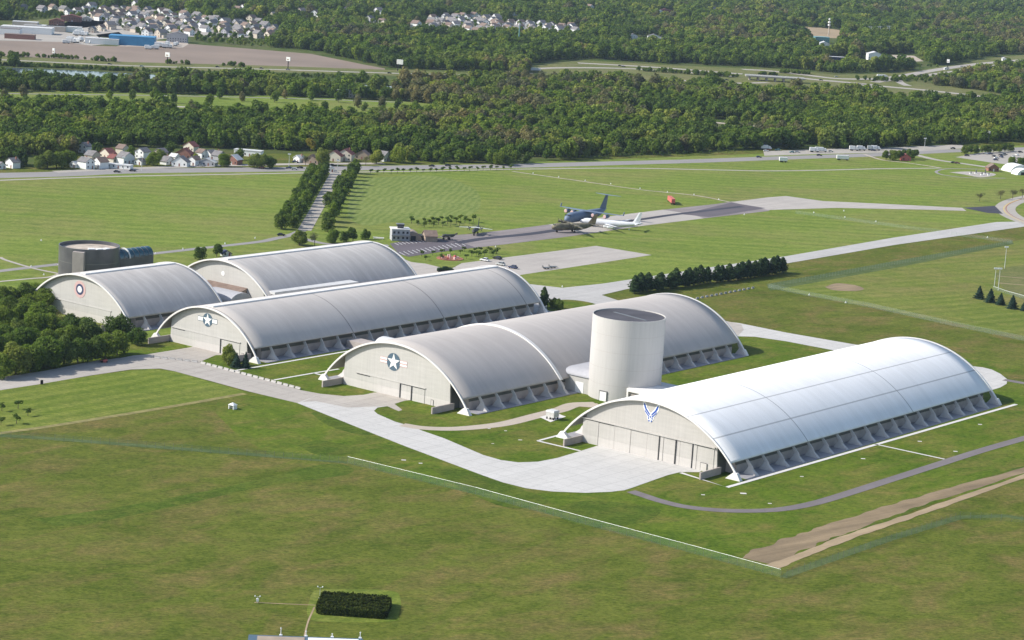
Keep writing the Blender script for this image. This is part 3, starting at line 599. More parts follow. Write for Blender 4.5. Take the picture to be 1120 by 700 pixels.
def disc(bm, cx, cz, r, y0, y1, n=40, r2=0):
    if r2: 
        for i in range(n):
            t0, t1 = 2 * math.pi * i / n, 2 * math.pi * (i + 1) / n
            prism(bm, [(cx + r * math.cos(t0), cz + r * math.sin(t0)), (cx + r * math.cos(t1), cz + r * math.sin(t1)), (cx + r2 * math.cos(t1), cz + r2 * math.sin(t1)), (cx + r2 * math.cos(t0), cz + r2 * math.sin(t0))], y0, y1)
    else: prism(bm, [(cx + r * math.cos(2 * math.pi * i / n), cz + r * math.sin(2 * math.pi * i / n)) for i in range(n)], y0, y1)
def star_bar(root, cx, cz, r, y, red):
    bm = bmesh.new(); disc(bm, cx, cz, r, y - .06, y, 48); e = mesh_obj('roundel', bm, M['star_blue'], root)
    bm = bmesh.new(); pts = []
    for i in range(10):
        a = math.pi / 2 + i * math.pi / 5; q = r * .97 * (1 if i % 2 == 0 else .382); pts.append((cx + q * math.cos(a), cz + q * math.sin(a)))
    prism(bm, pts, y - .10, y - .062); mesh_obj('white_star', bm, M['white'], e)
    for s in (-1, 1):
        a, b_ = sorted((cx + s * r * .93, cx + s * r * 1.98))
        bm = bmesh.new(); box(bm, a - .12, b_ + .12, y - .03, y - .002, cz - r * .36, cz + r * .36); mesh_obj('bar_outline', bm, M['star_blue' if not red else 'pink'], e)
        bm = bmesh.new(); box(bm, a, b_, y - .055, y - .032, cz - r * .28, cz + r * .28); mesh_obj('white_bar', bm, M['white'], e)
        if red:
            bm = bmesh.new(); box(bm, a, b_, y - .08, y - .057, cz - r * .07, cz + r * .07); mesh_obj('red_stripe', bm, M['pink'], e)
# the four museum halls and the older hall behind
O4 = (53.342, 830.998); O3 = (-45.32, 908.009); O2 = (-131.0, 976.519); O1 = (-196.5, 1030.0); O0 = (-140.0, 1091.0)
h4, R4, zc4 = hangar('white arched hangar with a winged blue emblem and wide apron, nearest on the right', O4, 82, 21.8, 200.8, 'roof4', 'wall4', 'wall4b', 30, 0.5, uvoff=52, cap=False, rail=(-31.0, 28.6, 9.6), slots=(4.4, 11.8, 19.3), lintel_shadows=((-30, -16.5, 9.0), (20, 27.5, 9.0)))
h3, R3, zc3 = hangar('grey arched hangar with red-edged star roundel and white roof rib, beside the round tower', O3, 79.9, 22.13, 197.45, 'roof3', 'wall3', 'wall3b', 28.6, 0.5, cap=False, midrib=62.5, rail=(-21.4, 15.4, 6.3), slots=(-4.4, 2.5, 8.6)[1:], lintel_shadows=((-21.2, -14, 5.75), (2.8, 15.2, 5.8)))
h2, R2, zc2 = hangar('grey arched hangar with plain white star roundel and a ridge strip, between the two others', O2, 65.1, 19.08, 197.46, 'roof2', 'wall3', 'wall3b', 23.6, 0.9, rail=(-22.6, 19.3, 6.7), slots=(7.8,), lintel_shadows=((-22.4, -14.5, 6.2), (8, 19, 6.25)))
h1, R1, zc1 = hangar('short arched hangar with a red ringed round emblem, behind the tree grove on the left', O1, 73.5, 20.4, 58, 'roof1', 'wall3', 'wall3b', 27, 0.9, bays=6, rail=(-24, 20, 6.6), slots=(), lintel_shadows=((-24, -14, 6.1),), wings=True, group=None)
h0, R0, zc0 = hangar('grey arched hangar with a small white disc on its front, farthest back of the halls', O0, 75, 20.9, 106, 'roof1', 'wall3', 'wall3b', 27.5, 0.9, bays=10, wings=False)
star_bar(h3, -1.9, 14.0, 3.6, .45, True)
star_bar(h2, -0.8, 13.2, 2.95, .85, False)
# ring emblem on the short hangar, disc on the far one
bm = bmesh.new(); disc(bm, -1.1, 13.3, 3.9, .80, .85, 48); e = mesh_obj('ring_emblem', bm, M['pink'], h1)
bm = bmesh.new(); disc(bm, -1.1, 13.3, 2.55, .75, .798, 40); mesh_obj('blue_ring', bm, M['navy'], e)
bm = bmesh.new(); disc(bm, -1.1, 13.3, 1.5, .70, .748, 32); mesh_obj('white_centre', bm, M['white'], e)
bm = bmesh.new(); disc(bm, -0.5, 14.1, 1.15, .80, .87, 32); mesh_obj('white_disc', bm, M['white'], h0)
# winged emblem on the white hangar: stripes of blue on white edging
cx, cz, S = -0.5, 17.0, 3.35
L_bars = [[(-1.02, .95), (-.90, 1.02), (-.72, .55), (-.10, -.22), (-.30, -.22), (-.92, .50)],
          [(-.80, .22), (-.30, -.36), (-.12, -.36), (-.24, -.16), (-.72, .34)],
          [(-.60, -.10), (-.34, -.42), (-.20, -.42), (-.36, -.22), (-.54, -.02)]]
L_bars = [[(-1.02, 1.0), (-.80, .84), (-.56, .36), (-.10, -.12), (-.14, -.30), (-.72, .24), (-.90, .52)],
          [(-.84, .26), (-.16, -.38), (-.22, -.52), (-.76, .02)]]
out = [(-1.16, 1.14), (-.94, 1.14), (-.68, .92), (-.46, .44), (-.06, .02), (0, -.02)]
outline = out + [(-x, z) for x, z in out[::-1][1:]] + [(1.04, .45), (.88, .16), (.70, -.14), (.42, -.44), (.46, -.62), (.34, -.80), (0, -1.12), (-.34, -.80), (-.46, -.62), (-.42, -.44), (-.70, -.14), (-.88, .16), (-1.04, .45)]
bm = bmesh.new(); prism(bm, [(cx + x * S, cz + z * S) for x, z in outline], 0.40, 0.45); em = mesh_obj('winged_emblem', bm, M['white'], h4)
for sgn in (-1, 1):
    for q in L_bars:
        bm = bmesh.new(); prism(bm, [(cx - sgn * x * S, cz + z * S) for x, z in q], 0.34, 0.398); mesh_obj('wing_stripe', bm, M['af_blue'], em)
bm = bmesh.new()
for a in (90, 162, 234, 306, 18):
    px_, pz_ = .25 * math.cos(R_(a)), -.70 + .25 * math.sin(R_(a)); d = .135
    prism(bm, [(cx + (px_ + x) * S, cz + (pz_ + z) * S) for x, z in ((0, d), (d * .8, 0), (0, -d), (-d * .8, 0))], 0.34, 0.398)
mesh_obj('diamonds', bm, M['af_blue'], em)
# small doors
def wall_door(root, x, w, h, y, nm='side_door'):
    bm = bmesh.new(); box(bm, x - w / 2 - .15, x + w / 2 + .15, y - .12, y - .07, 0.05, h + .15); f = mesh_obj(nm, bm, M['dark'], root)
    bm = bmesh.new(); box(bm, x - w / 2, x + w / 2, y - .16, y - .122, 0.05, h); mesh_obj('door_panel', bm, M['wall3b'], f)
wall_door(h4, 24.6, 2.6, 3.0, 0.16)
wall_door(h3, 19.5, 1.1, 2.2, .47); wall_door(h2, 21.3, 1.1, 2.2, .87)

# ---- round tower
def cyl(bm, r, z0, z1, n=96, r2=None, caps=True):
    tube(bm, (0, 0, z0), (0, 0, z1), r, r if r2 is None else r2, n, caps)
TC = (48.169, 936.003); TRD = 15.106; THT = 34.28
tw = thing('round_tower', 'tall round pale tower with dark flat top, between the rib-roofed hangar and the white one', 'tower', (*TC, 0), TH - math.pi / 2)
bm = bmesh.new(); n = 120
ro = [[bm.verts.new((TRD * math.cos(2 * math.pi * i / n), TRD * math.sin(2 * math.pi * i / n), z)) for i in range(n)] for z in (0, 9, 18, 27, THT)]
ri = [[bm.verts.new(((TRD - .35) * math.cos(2 * math.pi * i / n), (TRD - .35) * math.sin(2 * math.pi * i / n), z)) for i in range(n)] for z in (THT - .5, THT)]
for a, b_ in zip(ro[:-1], ro[1:]):
    for i in range(n): bm.faces.new((a[i], a[(i + 1) % n], b_[(i + 1) % n], b_[i]))
for i in range(n):
    bm.faces.new((ro[-1][i], ro[-1][(i + 1) % n], ri[1][(i + 1) % n], ri[1][i])); bm.faces.new((ri[1][i], ri[1][(i + 1) % n], ri[0][(i + 1) % n], ri[0][i]))
mesh_obj('wall', bm, M['tower'], tw)
bm = bmesh.new(); cyl(bm, TRD - .36, THT - .9, THT - .42); rf = mesh_obj('roof', bm, M['tower_roof'], tw)
bm = bmesh.new(); box(bm, -9, 11, -1.2, 0.2, THT - .415, THT - .3, Matrix.Rotation(R_(-12), 4, 'Z')); mesh_obj('roof_walkway', bm, M['grey_metal'], rf)
bm = bmesh.new()
for z in (6.85, 13.7, 20.5, 27.4): tube(bm, (0, 0, z), (0, 0, z + .07), TRD + .015, TRD + .015, n, False)
mesh_obj('panel_joint', bm, M['wing'], tw, recalc=False)
q = Matrix.Rotation(R_(-100.0), 4, 'Z')
# roll door on the camera side
dv = (G(653.5, 440) - Vector((*TC, 0))); ang = math.atan2(dv.y, dv.x) - (TH - math.pi / 2)
Md = Matrix.Rotation(ang + math.pi / 2, 4, 'Z')
bm = bmesh.new(); box(bm, -1.9, 1.9, -TRD - .25, -TRD + 1.0, 0.03, 4.3, Md); rd = mesh_obj('roll_door', bm, M['grey_metal'], tw)
bm = bmesh.new(); box(bm, -1.6, 1.6, -TRD - .32, -TRD - .252, 0.04, 3.9, Md); mesh_obj('shutter', bm, M['white'], rd)

# ---- link buildings (local frame of a hangar: x across, y along)
def local_thing(name, label, cat, org, x, y):
    p = Vector((org[0], org[1], 0)) + X2 * x + D2 * y
    return thing(name, label, cat, p, TH - math.pi / 2)
lk = local_thing('link_building', 'low cream building with rounded metal roof joining the rib-roofed hangar to the round tower', 'building', O3, 38, 69)
bm = bmesh.new(); box(bm, -4.5, 8.5, 0, 22, 0, 7.0); w_ = mesh_obj('wall', bm, M['wall3'], lk)
bm = bmesh.new()
prof = [(0 - .5, 7.0)] + [(5 - 5.5 * math.cos(t), 7.0 + 2.6 * math.sin(t)) for t in [math.pi / 2 * k / 8 for k in range(1, 9)]] + [(17, 9.6)] + [(22.5, 7.0)]
a = [bm.verts.new((-5.2, y, z)) for y, z in prof]; b_ = [bm.verts.new((8.8, y, z)) for y, z in prof]
for i in range(len(prof) - 1): bm.faces.new((a[i], a[i + 1], b_[i + 1], b_[i]))
bm.faces.new(a); bm.faces.new(b_[::-1]); bm.faces.new((a[-1], a[0], b_[0], b_[-1])); mesh_obj('roof', bm, M['grey_s'], lk)
bm = bmesh.new(); box(bm, 1.0, 5.2, -.12, -.02, 0.05, 4.6); mesh_obj('door', bm, M['white'], lk)
lk = local_thing('link_corridor', 'flat white corridor with grey front between the round tower and the white hangar', 'building', O4, -58, 67.6)
bm = bmesh.new(); box(bm, 0, 22, 0, 14, 0, 5.6); mesh_obj('wall', bm, M['wing'], lk)
bm = bmesh.new(); box(bm, -.7, 22, -.9, 14.5, 5.6, 6.9); mesh_obj('roof', bm, M['trim'], lk)
bm = bmesh.new(); box(bm, -.65, 0.1, -.9, -.1, 0.02, 5.6); mesh_obj('corner_column', bm, M['trim'], lk)
lk = local_thing('entrance_canopy', 'low pale roof sloping from the foot of the round tower towards the white hangar', 'canopy', O4, -60, 82.3)
bm = bmesh.new(); box(bm, 0, 16, 0, 17, 0, 3.2); mesh_obj('wall', bm, M['wing'], lk)
bm = bmesh.new(); loft(bm, [[(-4, -.2, 3.2), (17, -.2, 3.2), (17, 18.5, 3.2), (-4, 18.5, 3.2)], [(-4, 2, 6.0), (6, 2, 6.0), (6, 14, 5.0), (-4, 14, 5.0)]]); mesh_obj('roof', bm, M['roof_l'], lk)
lk = local_thing('vaulted_corridor', 'white round vaulted corridor between the star roundel hangars', 'building', O2, 30, 55.5)
bm = bmesh.new(); box(bm, 18, 39, 0, 10, 0, 4.0); mesh_obj('wall', bm, M['wall3'], lk)
bm = bmesh.new(); box(bm, 0, 18, 1, 9, 0, 3.2); mesh_obj('low_passage', bm, M['wing'], lk)
bm = bmesh.new(); rr = []
for x in (17.5, 28.0, 39):
    rr.append([(x, 5 - 5.4 * math.cos(math.pi * k / 14), 4.0 + 3.4 * math.sin(math.pi * k / 14)) for k in range(15)])
loft(bm, rr); mesh_obj('roof', bm, M['roof_l'], lk)
lk = local_thing('flat_corridor', 'flat white roofed corridor behind the vaulted one between the two hangars', 'building', O2, 30, 82)
bm = bmesh.new(); box(bm, 17, 39, 0, 16, 0, 4.0); mesh_obj('wall', bm, M['wall3'], lk)
bm = bmesh.new(); box(bm, 16.7, 39, -.6, 16.6, 4.0, 4.8); mesh_obj('roof', bm, M['trim'], lk)
# annex between the short hangar and the farthest hall
lk = local_thing('curved_annex', 'low grey annex with a barrel roof in front of the farthest hangar', 'building', O0, 2, -14)
bm = bmesh.new(); box(bm, 0, 18, 0, 13.5, 0, 4.4); mesh_obj('wall', bm, M['tan'], lk)
bm = bmesh.new(); rr = []
for x in (-.6, 18.6): rr.append([(x, 6.8 - 7.4 * math.cos(math.pi * k / 14), 4.4 + 4.2 * math.sin(math.pi * k / 14)) for k in range(15)])
loft(bm, rr); mesh_obj('roof', bm, M['grey_s'], lk)
lk = local_thing('brown_lean_to', 'brown sloping lean-to roof against the front of the farthest hangar', 'building', O0, -10, -6)
bm = bmesh.new(); loft(bm, [[(0, 0, 0), (26, 0, 0), (26, 8, 0), (0, 8, 0)], [(0, 0, 6.6), (26, 0, 6.6), (26, 8, 9.4), (0, 8, 9.4)]]); mesh_obj('wall', bm, M['tan'], lk)
bm = bmesh.new(); loft(bm, [[(-.4, -.6, 6.5), (26.4, -.6, 6.5), (26.4, 8, 9.45), (-.4, 8, 9.45)], [(-.4, -.6, 6.9), (26.4, -.6, 6.9), (26.4, 8, 9.85), (-.4, 8, 9.85)]]); mesh_obj('roof', bm, M['roof_b'], lk)
pa, pb = G(301, 319.5, 10), G(391, 308.2, 10)
an = thing('side_annex', 'long flat white roofed annex along the side of the farthest hangar', 'building', (pa.x, pa.y, 0), math.atan2(pb.y - pa.y, pb.x - pa.x) - math.pi / 2)
LL = (pb - pa).length
bm = bmesh.new(); box(bm, -9, 0, 0, LL, 0, 8.8); mesh_obj('wall', bm, M['trim'], an)
bm = bmesh.new(); box(bm, -9.4, .4, -.5, LL + .4, 8.8, 10); mesh_obj('roof', bm, M['roof_l'], an)

# ---- drum-shaped theatre and glass barrel vault
gp = G(97, 300)
th_ = thing('drum_building', 'dark grey drum building with a recessed gravel roof, behind the short hangar on the left', 'building', (gp.x, gp.y, 0), TH - math.pi / 2)
bm = bmesh.new(); n = 72; rr_ = 15.2; hh = 15.0
ro = [[bm.verts.new((rr_ * math.cos(2 * math.pi * i / n), rr_ * math.sin(2 * math.pi * i / n), z)) for i in range(n)] for z in (0, hh / 2, hh)]
ri = [[bm.verts.new(((rr_ - .5) * math.cos(2 * math.pi * i / n), (rr_ - .5) * math.sin(2 * math.pi * i / n), z)) for i in range(n)] for z in (hh - 1.8, hh)]
for a, b_ in zip(ro[:-1], ro[1:]):
    for i in range(n): bm.faces.new((a[i], a[(i + 1) % n], b_[(i + 1) % n], b_[i]))
for i in range(n):
    bm.faces.new((ro[-1][i], ro[-1][(i + 1) % n], ri[1][(i + 1) % n], ri[1][i])); bm.faces.new((ri[1][i], ri[1][(i + 1) % n], ri[0][(i + 1) % n], ri[0][i]))
mesh_obj('wall', bm, M['theater'], th_)
bm = bmesh.new(); cyl(bm, rr_ - .51, hh - 2.2, hh - 1.75, 72); mesh_obj('roof', bm, M['gravel'], th_)
camang = math.atan2(-gp.y, -gp.x) - (TH - math.pi / 2)
for k, (a, w) in enumerate(((-0.32, 2.9),)):
    bm = bmesh.new(); Mx = Matrix.Rotation(camang + a, 4, 'Z'); box(bm, rr_ - 1, rr_ + 2.2, -w, w, 0, hh - 1.2, Mx); mesh_obj('stair_block', bm, M['wing'], th_)
for a, x in ((camang + .1, 10), (camang + .45, 11), (camang + .8, 11.5)):
    bm = bmesh.new(); box(bm, x - 1.4, x + 1.4, -1.6, 1.6, hh - 1.74, hh - .1, Matrix.Rotation(a, 4, 'Z')); mesh_obj('roof_unit', bm, M['white'], th_)
bm = bmesh.new(); tube(bm, (0, 0, 7.4), (0, 0, 7.65), rr_ + .05, rr_ + .05, 72, False); mesh_obj('wall_band', bm, M['grey_metal'], th_, recalc=False)
pa, pb = G(97.5, 303.5), G(161, 295)
gl = thing('glass_vault', 'blue glass barrel vault with white end hoops, above the roof ridge of the short hangar', 'atrium', (pa.x, pa.y, 0), math.atan2(pb.y - pa.y, pb.x - pa.x) - math.pi / 2)
LG = (pb - pa).length
bm = bmesh.new(); box(bm, -4.2, 4.2, 0, LG, 0, 8.2); mesh_obj('wall', bm, M['theater'], gl)
def vault(ya, yb, r, n=18): return [[(-r * math.cos(math.pi * k / n), y, 8.2 + r * math.sin(math.pi * k / n)) for k in range(n + 1)] for y in (ya, yb)]
bm = bmesh.new(); loft(bm, vault(0, LG, 4.2)); g_ = mesh_obj('glazing', bm, M['glass_blue'], gl)
def hoop(y, r, w, mt, nm, par):
    bm = bmesh.new()
    for k in range(18):
        t0, t1 = math.pi * k / 18, math.pi * (k + 1) / 18
        for (ra, rb) in ((r, r + w),):
            prism(bm, [(-ra * math.cos(t0), 8.2 + ra * math.sin(t0)), (-ra * math.cos(t1), 8.2 + ra * math.sin(t1)), (-rb * math.cos(t1), 8.2 + rb * math.sin(t1)), (-rb * math.cos(t0), 8.2 + rb * math.sin(t0))], y - w / 2, y + w / 2)
    mesh_obj(nm, bm, mt, par)
for k, y in enumerate((0, LG * .58)): hoop(y, 4.25, .55, M['white'], 'hoop', gl)
for k in range(1, 12): hoop(LG * k / 12 + .2, 4.2, .16, M['grey_metal'], 'glazing_bar', gl)

# ------------------------------------------------------------------ barriers, fences
def barrier_row(a, b, n, label, z=0.1, mat_='conc_east', gapm=0.8, two=False):
    pa, pb = G(*a), G(*b); d = pb - pa; L = d.length / n; rz = math.atan2(d.y, d.x)
    prof = [(-.4, 0), (.4, 0), (.4, .12), (.16, .42), (.12, 1.0), (-.12, 1.0), (-.16, .42), (-.4, .12)]
    first = None
    for i in range(n):
        p = pa + d * ((i + .5) / n)
        if first is None:
            bm = bmesh.new(); prism(bm, [(x * 1.1, z_ * .85) for x, z_ in prof], -(L - gapm) / 2, (L - gapm) / 2)
            bmesh.ops.rotate(bm, cent=(0, 0, 0), matrix=Matrix.Rotation(math.pi / 2, 3, 'Z'), verts=bm.verts)
            o = mesh_obj('road_barrier', bm, M[mat_]); first = o
        else: o = first.copy(); col.objects.link(o)
        o.location = (p.x, p.y, z); o.rotation_euler = (0, 0, rz); tag(o, label, 'barrier', label.split(' in ')[0])
barrier_row((219.3, 397.3), (329.3, 426.3), 17, 'white concrete barrier block in the row beside the road past the second hangar')
barrier_row((160, 390.4), (217, 396.6), 7, 'white concrete barrier block in the row closing the forecourt of the second hangar')
barrier_row((760, 327.4), (825.7, 315), 13, 'white concrete barrier block in the row across the meadow right of the rib-roofed hangar', gapm=2.3)
def fence(pix, h, label, netm='net', toprail=True, step=3.2, rail_r=.06, closed=False):
    pts = [G(*p) for p in pix]; o0 = pts[0].copy()
    root = thing('chain_link_fence', label, 'fence', o0)
    P = [p - o0 for p in pts]; seg = list(zip(P[:-1], P[1:])); tot = sum((b - a).length for a, b in seg)
    step = max(step, tot / 95)
    bm = bmesh.new()
    for a, b in seg: 
        vs4 = [bm.verts.new(p) for p in (a + Vector((0, 0, .05)), b + Vector((0, 0, .05)), b + Vector((0, 0, h)), a + Vector((0, 0, h)))]; bm.faces.new(vs4)
    mesh_obj('mesh_panel', bm, M[netm], root, recalc=False)
    if toprail:
        bm = bmesh.new()
        for a, b in seg: tube(bm, a + Vector((0, 0, h)), b + Vector((0, 0, h)), rail_r, n=6)
        mesh_obj('top_rail', bm, M['galv'], root)
    bm = bmesh.new(); tube(bm, (0, 0, 0), (0, 0, h + .1), .035, n=6); post = mesh_obj('fence_post', bm, M['grey_metal'], root)
    first = True
    for a, b in seg:
        n = max(1, int((b - a).length / step))
        for i in range(n):
            p = a + (b - a) * (i / n)
            if first: post.location = p; first = False
            else: c = post.copy(); col.objects.link(c); c.location = p
    return root
fence([(380, 507), (520, 541), (640, 574), (760, 606), (853.5, 631.5)], 2.6, 'chain-link fence with bright white top rail across the front meadow to the track corner', rail_r=.045)
fence([(-40, 478), (12, 479.5), (60, 482), (250, 497), (380, 507)], 2.4, 'dull green chain-link fence along the front meadow, left of the white railed run', toprail=False)
fence([(854, 633), (1050, 567), (1140, 573)], 2.5, 'chain-link fence turning back from the corner beside the dirt track at lower right', toprail=False)
fence([(840, 315), (885, 324), (950, 336), (1040, 356), (1140, 377)], 2.4, 'pale chain-link fence along the front of the yellowish east meadow', 'net_pale', False)
fence([(840, 315), (990, 288), (1107, 266)], 2.4, 'chain-link fence along the strip beside the east taxiway', 'net_pale', False)
fence([(1107, 266), (1075, 261.5), (1057.5, 259.5), (1040, 257)], 2.2, 'short chain-link fence between the east taxiway and the meadow corner', 'net_pale', False)
fence([(1028, 254.5), (993, 250.5), (940, 243), (870, 233.5)], 2.2, 'chain-link fence across the lawn north of the east taxiway', 'net_pale', False)
fence([(1086, 316), (1100, 321), (1140, 332)], 1.6, 'low pale fence at the edge of the ball field', 'net_pale', True, rail_r=.1)

# ------------------------------------------------------------------ hedge and equipment in the front meadow
LEAFPROTO = {}
def leafquad(bm, p, n, s, r):
    t = n.orthogonal().normalized(); t = (Matrix.Rotation(r.uniform(0, 6.28), 3, n) @ t); b = n.cross(t)
    a = r.uniform(.6, 1.0)
    bm.faces.new([bm.verts.new(p + t * s * x + b * s * y * a) for x, y in ((-.5, -.35), (.1, -.5), (.5, .1), (-.15, .5))])
bm = bmesh.new(); hr = random.Random(3); hw, hd, hh_ = 10.2, 7.2, 2.4
for i in range(20000):
    k = hr.random()
    x, y = hr.uniform(-hw, hw), hr.uniform(-hd, hd); c = 2.2
    if abs(x) > hw - c and abs(y) > hd - c and (abs(x) - hw + c) ** 2 + (abs(y) - hd + c) ** 2 > c * c: continue
    row = .9 * noise.noise(Vector((x * .35, y * 1.1, 0))) + .3 * noise.noise(Vector((x * 1.3, y * 1.5, 5)))
    edge = min(hw - abs(x), hd - abs(y))
    top = hh_ + row - max(0, .8 - edge) * 1.0
    if k < .62: p = Vector((x, y, top - hr.random() * .35)); n = Vector((hr.gauss(0, .5), hr.gauss(0, .5), 1)).normalized()
    else:
        s = hr.choice((-1, 1))
        if hr.random() < .65: p = Vector((x * .98, s * (hd - hr.random() * .5), hr.uniform(.1, top))); n = Vector((hr.gauss(0, .5), s, hr.gauss(.2, .4))).normalized()
        else: p = Vector((s * (hw - hr.random() * .5), y * .95, hr.uniform(.1, top))); n = Vector((s, hr.gauss(0, .5), hr.gauss(.2, .4))).normalized()
        if abs(p.x) > hw - c and abs(p.y) > hd - c and (abs(p.x) - hw + c) ** 2 + (abs(p.y) - hd + c) ** 2 > c * c: p.x *= .93; p.y *= .93
    leafquad(bm, p, n, .55, hr)
vs_ = bmesh.ops.create_cube(bm, size=1)['verts']; bmesh.ops.transform(bm, matrix=Matrix.Diagonal((hw * 1.7, hd * 1.65, 1.2, 1)), verts=vs_); bmesh.ops.translate(bm, verts=vs_, vec=(0, 0, .65))
hg = mesh_obj('shrub_block', bm, M['hedge'], recalc=False); p = G(387, 666.5); hg.location = p; hg.rotation_euler = (0, 0, R_(-2.5))
tag(hg, 'dense dark green rectangular block of shrubs alone in the front meadow', 'hedge')
sheet('mown_surround', [(340, 651), (352, 645), (425, 646), (438, 655), (436, 672), (428, 680), (352, 680), (336, 672)], 0.03, M['mown'], True)
ribbon('worn_track', [(278, 659), (310, 660.5), (345, 662)], 0.5, 0.05, M['dirt_pale']); ribbon('worn_track', [(344, 664), (337, 680), (333, 696)], 0.5, 0.05, M['dirt_pale'])
def mast(u, v, h, label, cups=True):
    r = thing('weather_mast', label, 'mast', G(u, v))
    bm = bmesh.new(); tube(bm, (0, 0, 0), (0, 0, h), .07, .05); mesh_obj('pole', bm, M['galv'], r)
    bm = bmesh.new(); box(bm, -.35, .35, -.3, .3, .5, 1.3); mesh_obj('control_box', bm, M['white'], r)
    bm = bmesh.new(); tube(bm, (-.7, 0, h - .1), (.7, 0, h - .1), .05); mesh_obj('cross_arm', bm, M['galv'], r)
    for s in (-.7, .7):
        bm = bmesh.new(); bmesh.ops.create_uvsphere(bm, u_segments=10, v_segments=6, radius=.2, matrix=Matrix.Translation((s, 0, h + .12))); mesh_obj('sensor_cup', bm, M['white'], r)
mast(349.5, 659, 4.6, 'thin grey mast with white box and cups at the left end of the shrub block')
mast(281.5, 659.5, 1.9, 'short pale instrument post at the end of the worn track in the meadow')
# flat roofed structure cut by the lower edge of the photo
pa, pb = G(272, 694, 3.0), G(397, 698.5, 3.0)
fr = thing('flat_structure', 'flat low structure with dark frame and pale panels at the bottom edge, left', 'building', (pa.x, pa.y, 0), math.atan2(pb.y - pa.y, pb.x - pa.x))
W_ = (pb - pa).length
bm = bmesh.new(); box(bm, .3, W_ - .3, -15.7, -.3, 0, 2.4); mesh_obj('wall', bm, M['wing'], fr)
bm = bmesh.new(); box(bm, 0, W_, -16, 0, 2.4, 3.0); mesh_obj('frame', bm, M['star_blue'], fr)
bm = bmesh.new(); box(bm, 2.4, W_ * .49, -14, -1.0, 3.003, 3.1); mesh_obj('roof_panel', bm, M['tan'], fr)
bm = bmesh.new(); box(bm, W_ * .52, W_ - 1.2, -14, -1.0, 3.003, 3.1); mesh_obj('roof_panel', bm, M['white'], fr)
for i, t in enumerate((.28, .5, .73, .975)):
    pl = thing('vent_pipe', ['white vent pipe on the flat structure, leftmost of four', 'white vent pipe on the flat structure over the joint of its panels', 'short white vent pipe on the flat structure, behind the white panel', 'white vent pipe at the right corner of the flat structure'][i], 'pipe', (pa + (pb - pa) * t) * 1.0, 0)
    pl.location.z = 3.0; h = (2.1, 1.5, 1.0, 1.7)[i]
    bm = bmesh.new(); tube(bm, (0, 0, 0), (0, 0, h), .09); mesh_obj('pipe', bm, M['white'], pl)
    bm = bmesh.new(); tube(bm, (0, 0, h), (0, 0, h + .18), .28, .1); mesh_obj('cowl', bm, M['galv'], pl)
    bm = bmesh.new(); box(bm, -.4, .4, -.3, .3, 0.005, .35); mesh_obj('base_block', bm, M['white'], pl)
# cooling unit by the walkway, small shelter, sign posts
p = G(604, 458.5)
cu = thing('cooling_unit', 'white louvred cooling unit on dark legs beside the tan walkway', 'equipment', p, TH - math.pi / 2)
bm = bmesh.new(); box(bm, -1.9, 1.9, -1.7, 1.7, 1.1, 3.0); mesh_obj('casing', bm, M['trim'], cu)
bm = bmesh.new(); loft(bm, [[(-2.1, -1.9, 3.0), (2.1, -1.9, 3.0), (2.1, 1.9, 3.0), (-2.1, 1.9, 3.0)], [(-1.8, -1.6, 3.7), (1.8, -1.6, 3.7), (1.8, 1.6, 3.7), (-1.8, 1.6, 3.7)]]); mesh_obj('fan_hood', bm, M['roof_l'], cu)
bm = bmesh.new()
for z in (1.35, 1.75, 2.15, 2.55): box(bm, -1.93, 1.93, -1.74, 1.74, z, z + .1)
mesh_obj('louvre', bm, M['grey_metal'], cu)
for x in (-1.6, 0, 1.6):
    for y in (-1.4, 1.4): bm = bmesh.new(); box(bm, x - .2, x + .2, y - .2, y + .2, 0.13, 1.1); mesh_obj('leg', bm, M['black'], cu)
p = G(254.5, 447.3)
sh = thing('small_shelter', 'small white square shelter with an open front on the dark turf', 'shelter', p, TH - math.pi / 2 + .1)
for x in (-1.1, 1.1):
    bm = bmesh.new(); box(bm, x - .15, x + .15, -1.1, 1.1, 0, 1.7); mesh_obj('wall', bm, M['white'], sh)
bm = bmesh.new(); box(bm, -.95, .95, .9, 1.1, 0, 1.7); mesh_obj('wall', bm, M['white'], sh)
bm = bmesh.new(); loft(bm, [[(-1.4, -1.3, 1.7), (1.4, -1.3, 1.7), (1.4, 1.3, 1.7), (-1.4, 1.3, 1.7)], [(-.2, -.2, 2.5), (.2, -.2, 2.5), (.2, .2, 2.5), (-.2, .2, 2.5)]]); mesh_obj('roof', bm, M['white'], sh)
def marker(u, v, label, c='white', w=.8, h=1.0):
    bm = bmesh.new(); box(bm, -w / 2, w / 2, -w / 2, w / 2, 0, h * .35); tube(bm, (0, 0, h * .35), (0, 0, h), w * .3, w * .2); o = mesh_obj('marker_light', bm, M[c]); o.location = G(u, v)
    tag(o, label, 'marker', 'white markers along the taxiways and lines')
for u, v in ((583, 190), (611, 194), (640, 198), (668, 201.5), (700, 206.5), (730, 210.5), (759, 213.3), (786, 218.5), (814, 235), (688, 251.5), (615, 314.2), (542, 270.5), (890, 233), (924, 238), (958, 242.7), (1080, 260), (923, 231), (885, 323), (925, 331.5), (170, 278), (200, 273), (246, 267), (279, 261), (102, 301), (48, 301), (34, 292), (64, 290), (45, 263.5)):
    marker(u, v, 'small white marker standing beside a taxiway or path line')
def post(u, v, h, label, c='galv'):
    r = thing('light_pole', label, 'light pole', G(u, v))
    bm = bmesh.new(); tube(bm, (0, 0, 0), (0, 0, h), .22, .12); mesh_obj('pole', bm, M[c], r)
    bm = bmesh.new(); box(bm, -1.1, 1.1, -.25, .25, h, h + .8); mesh_obj('lamp_head', bm, M['white'], r)
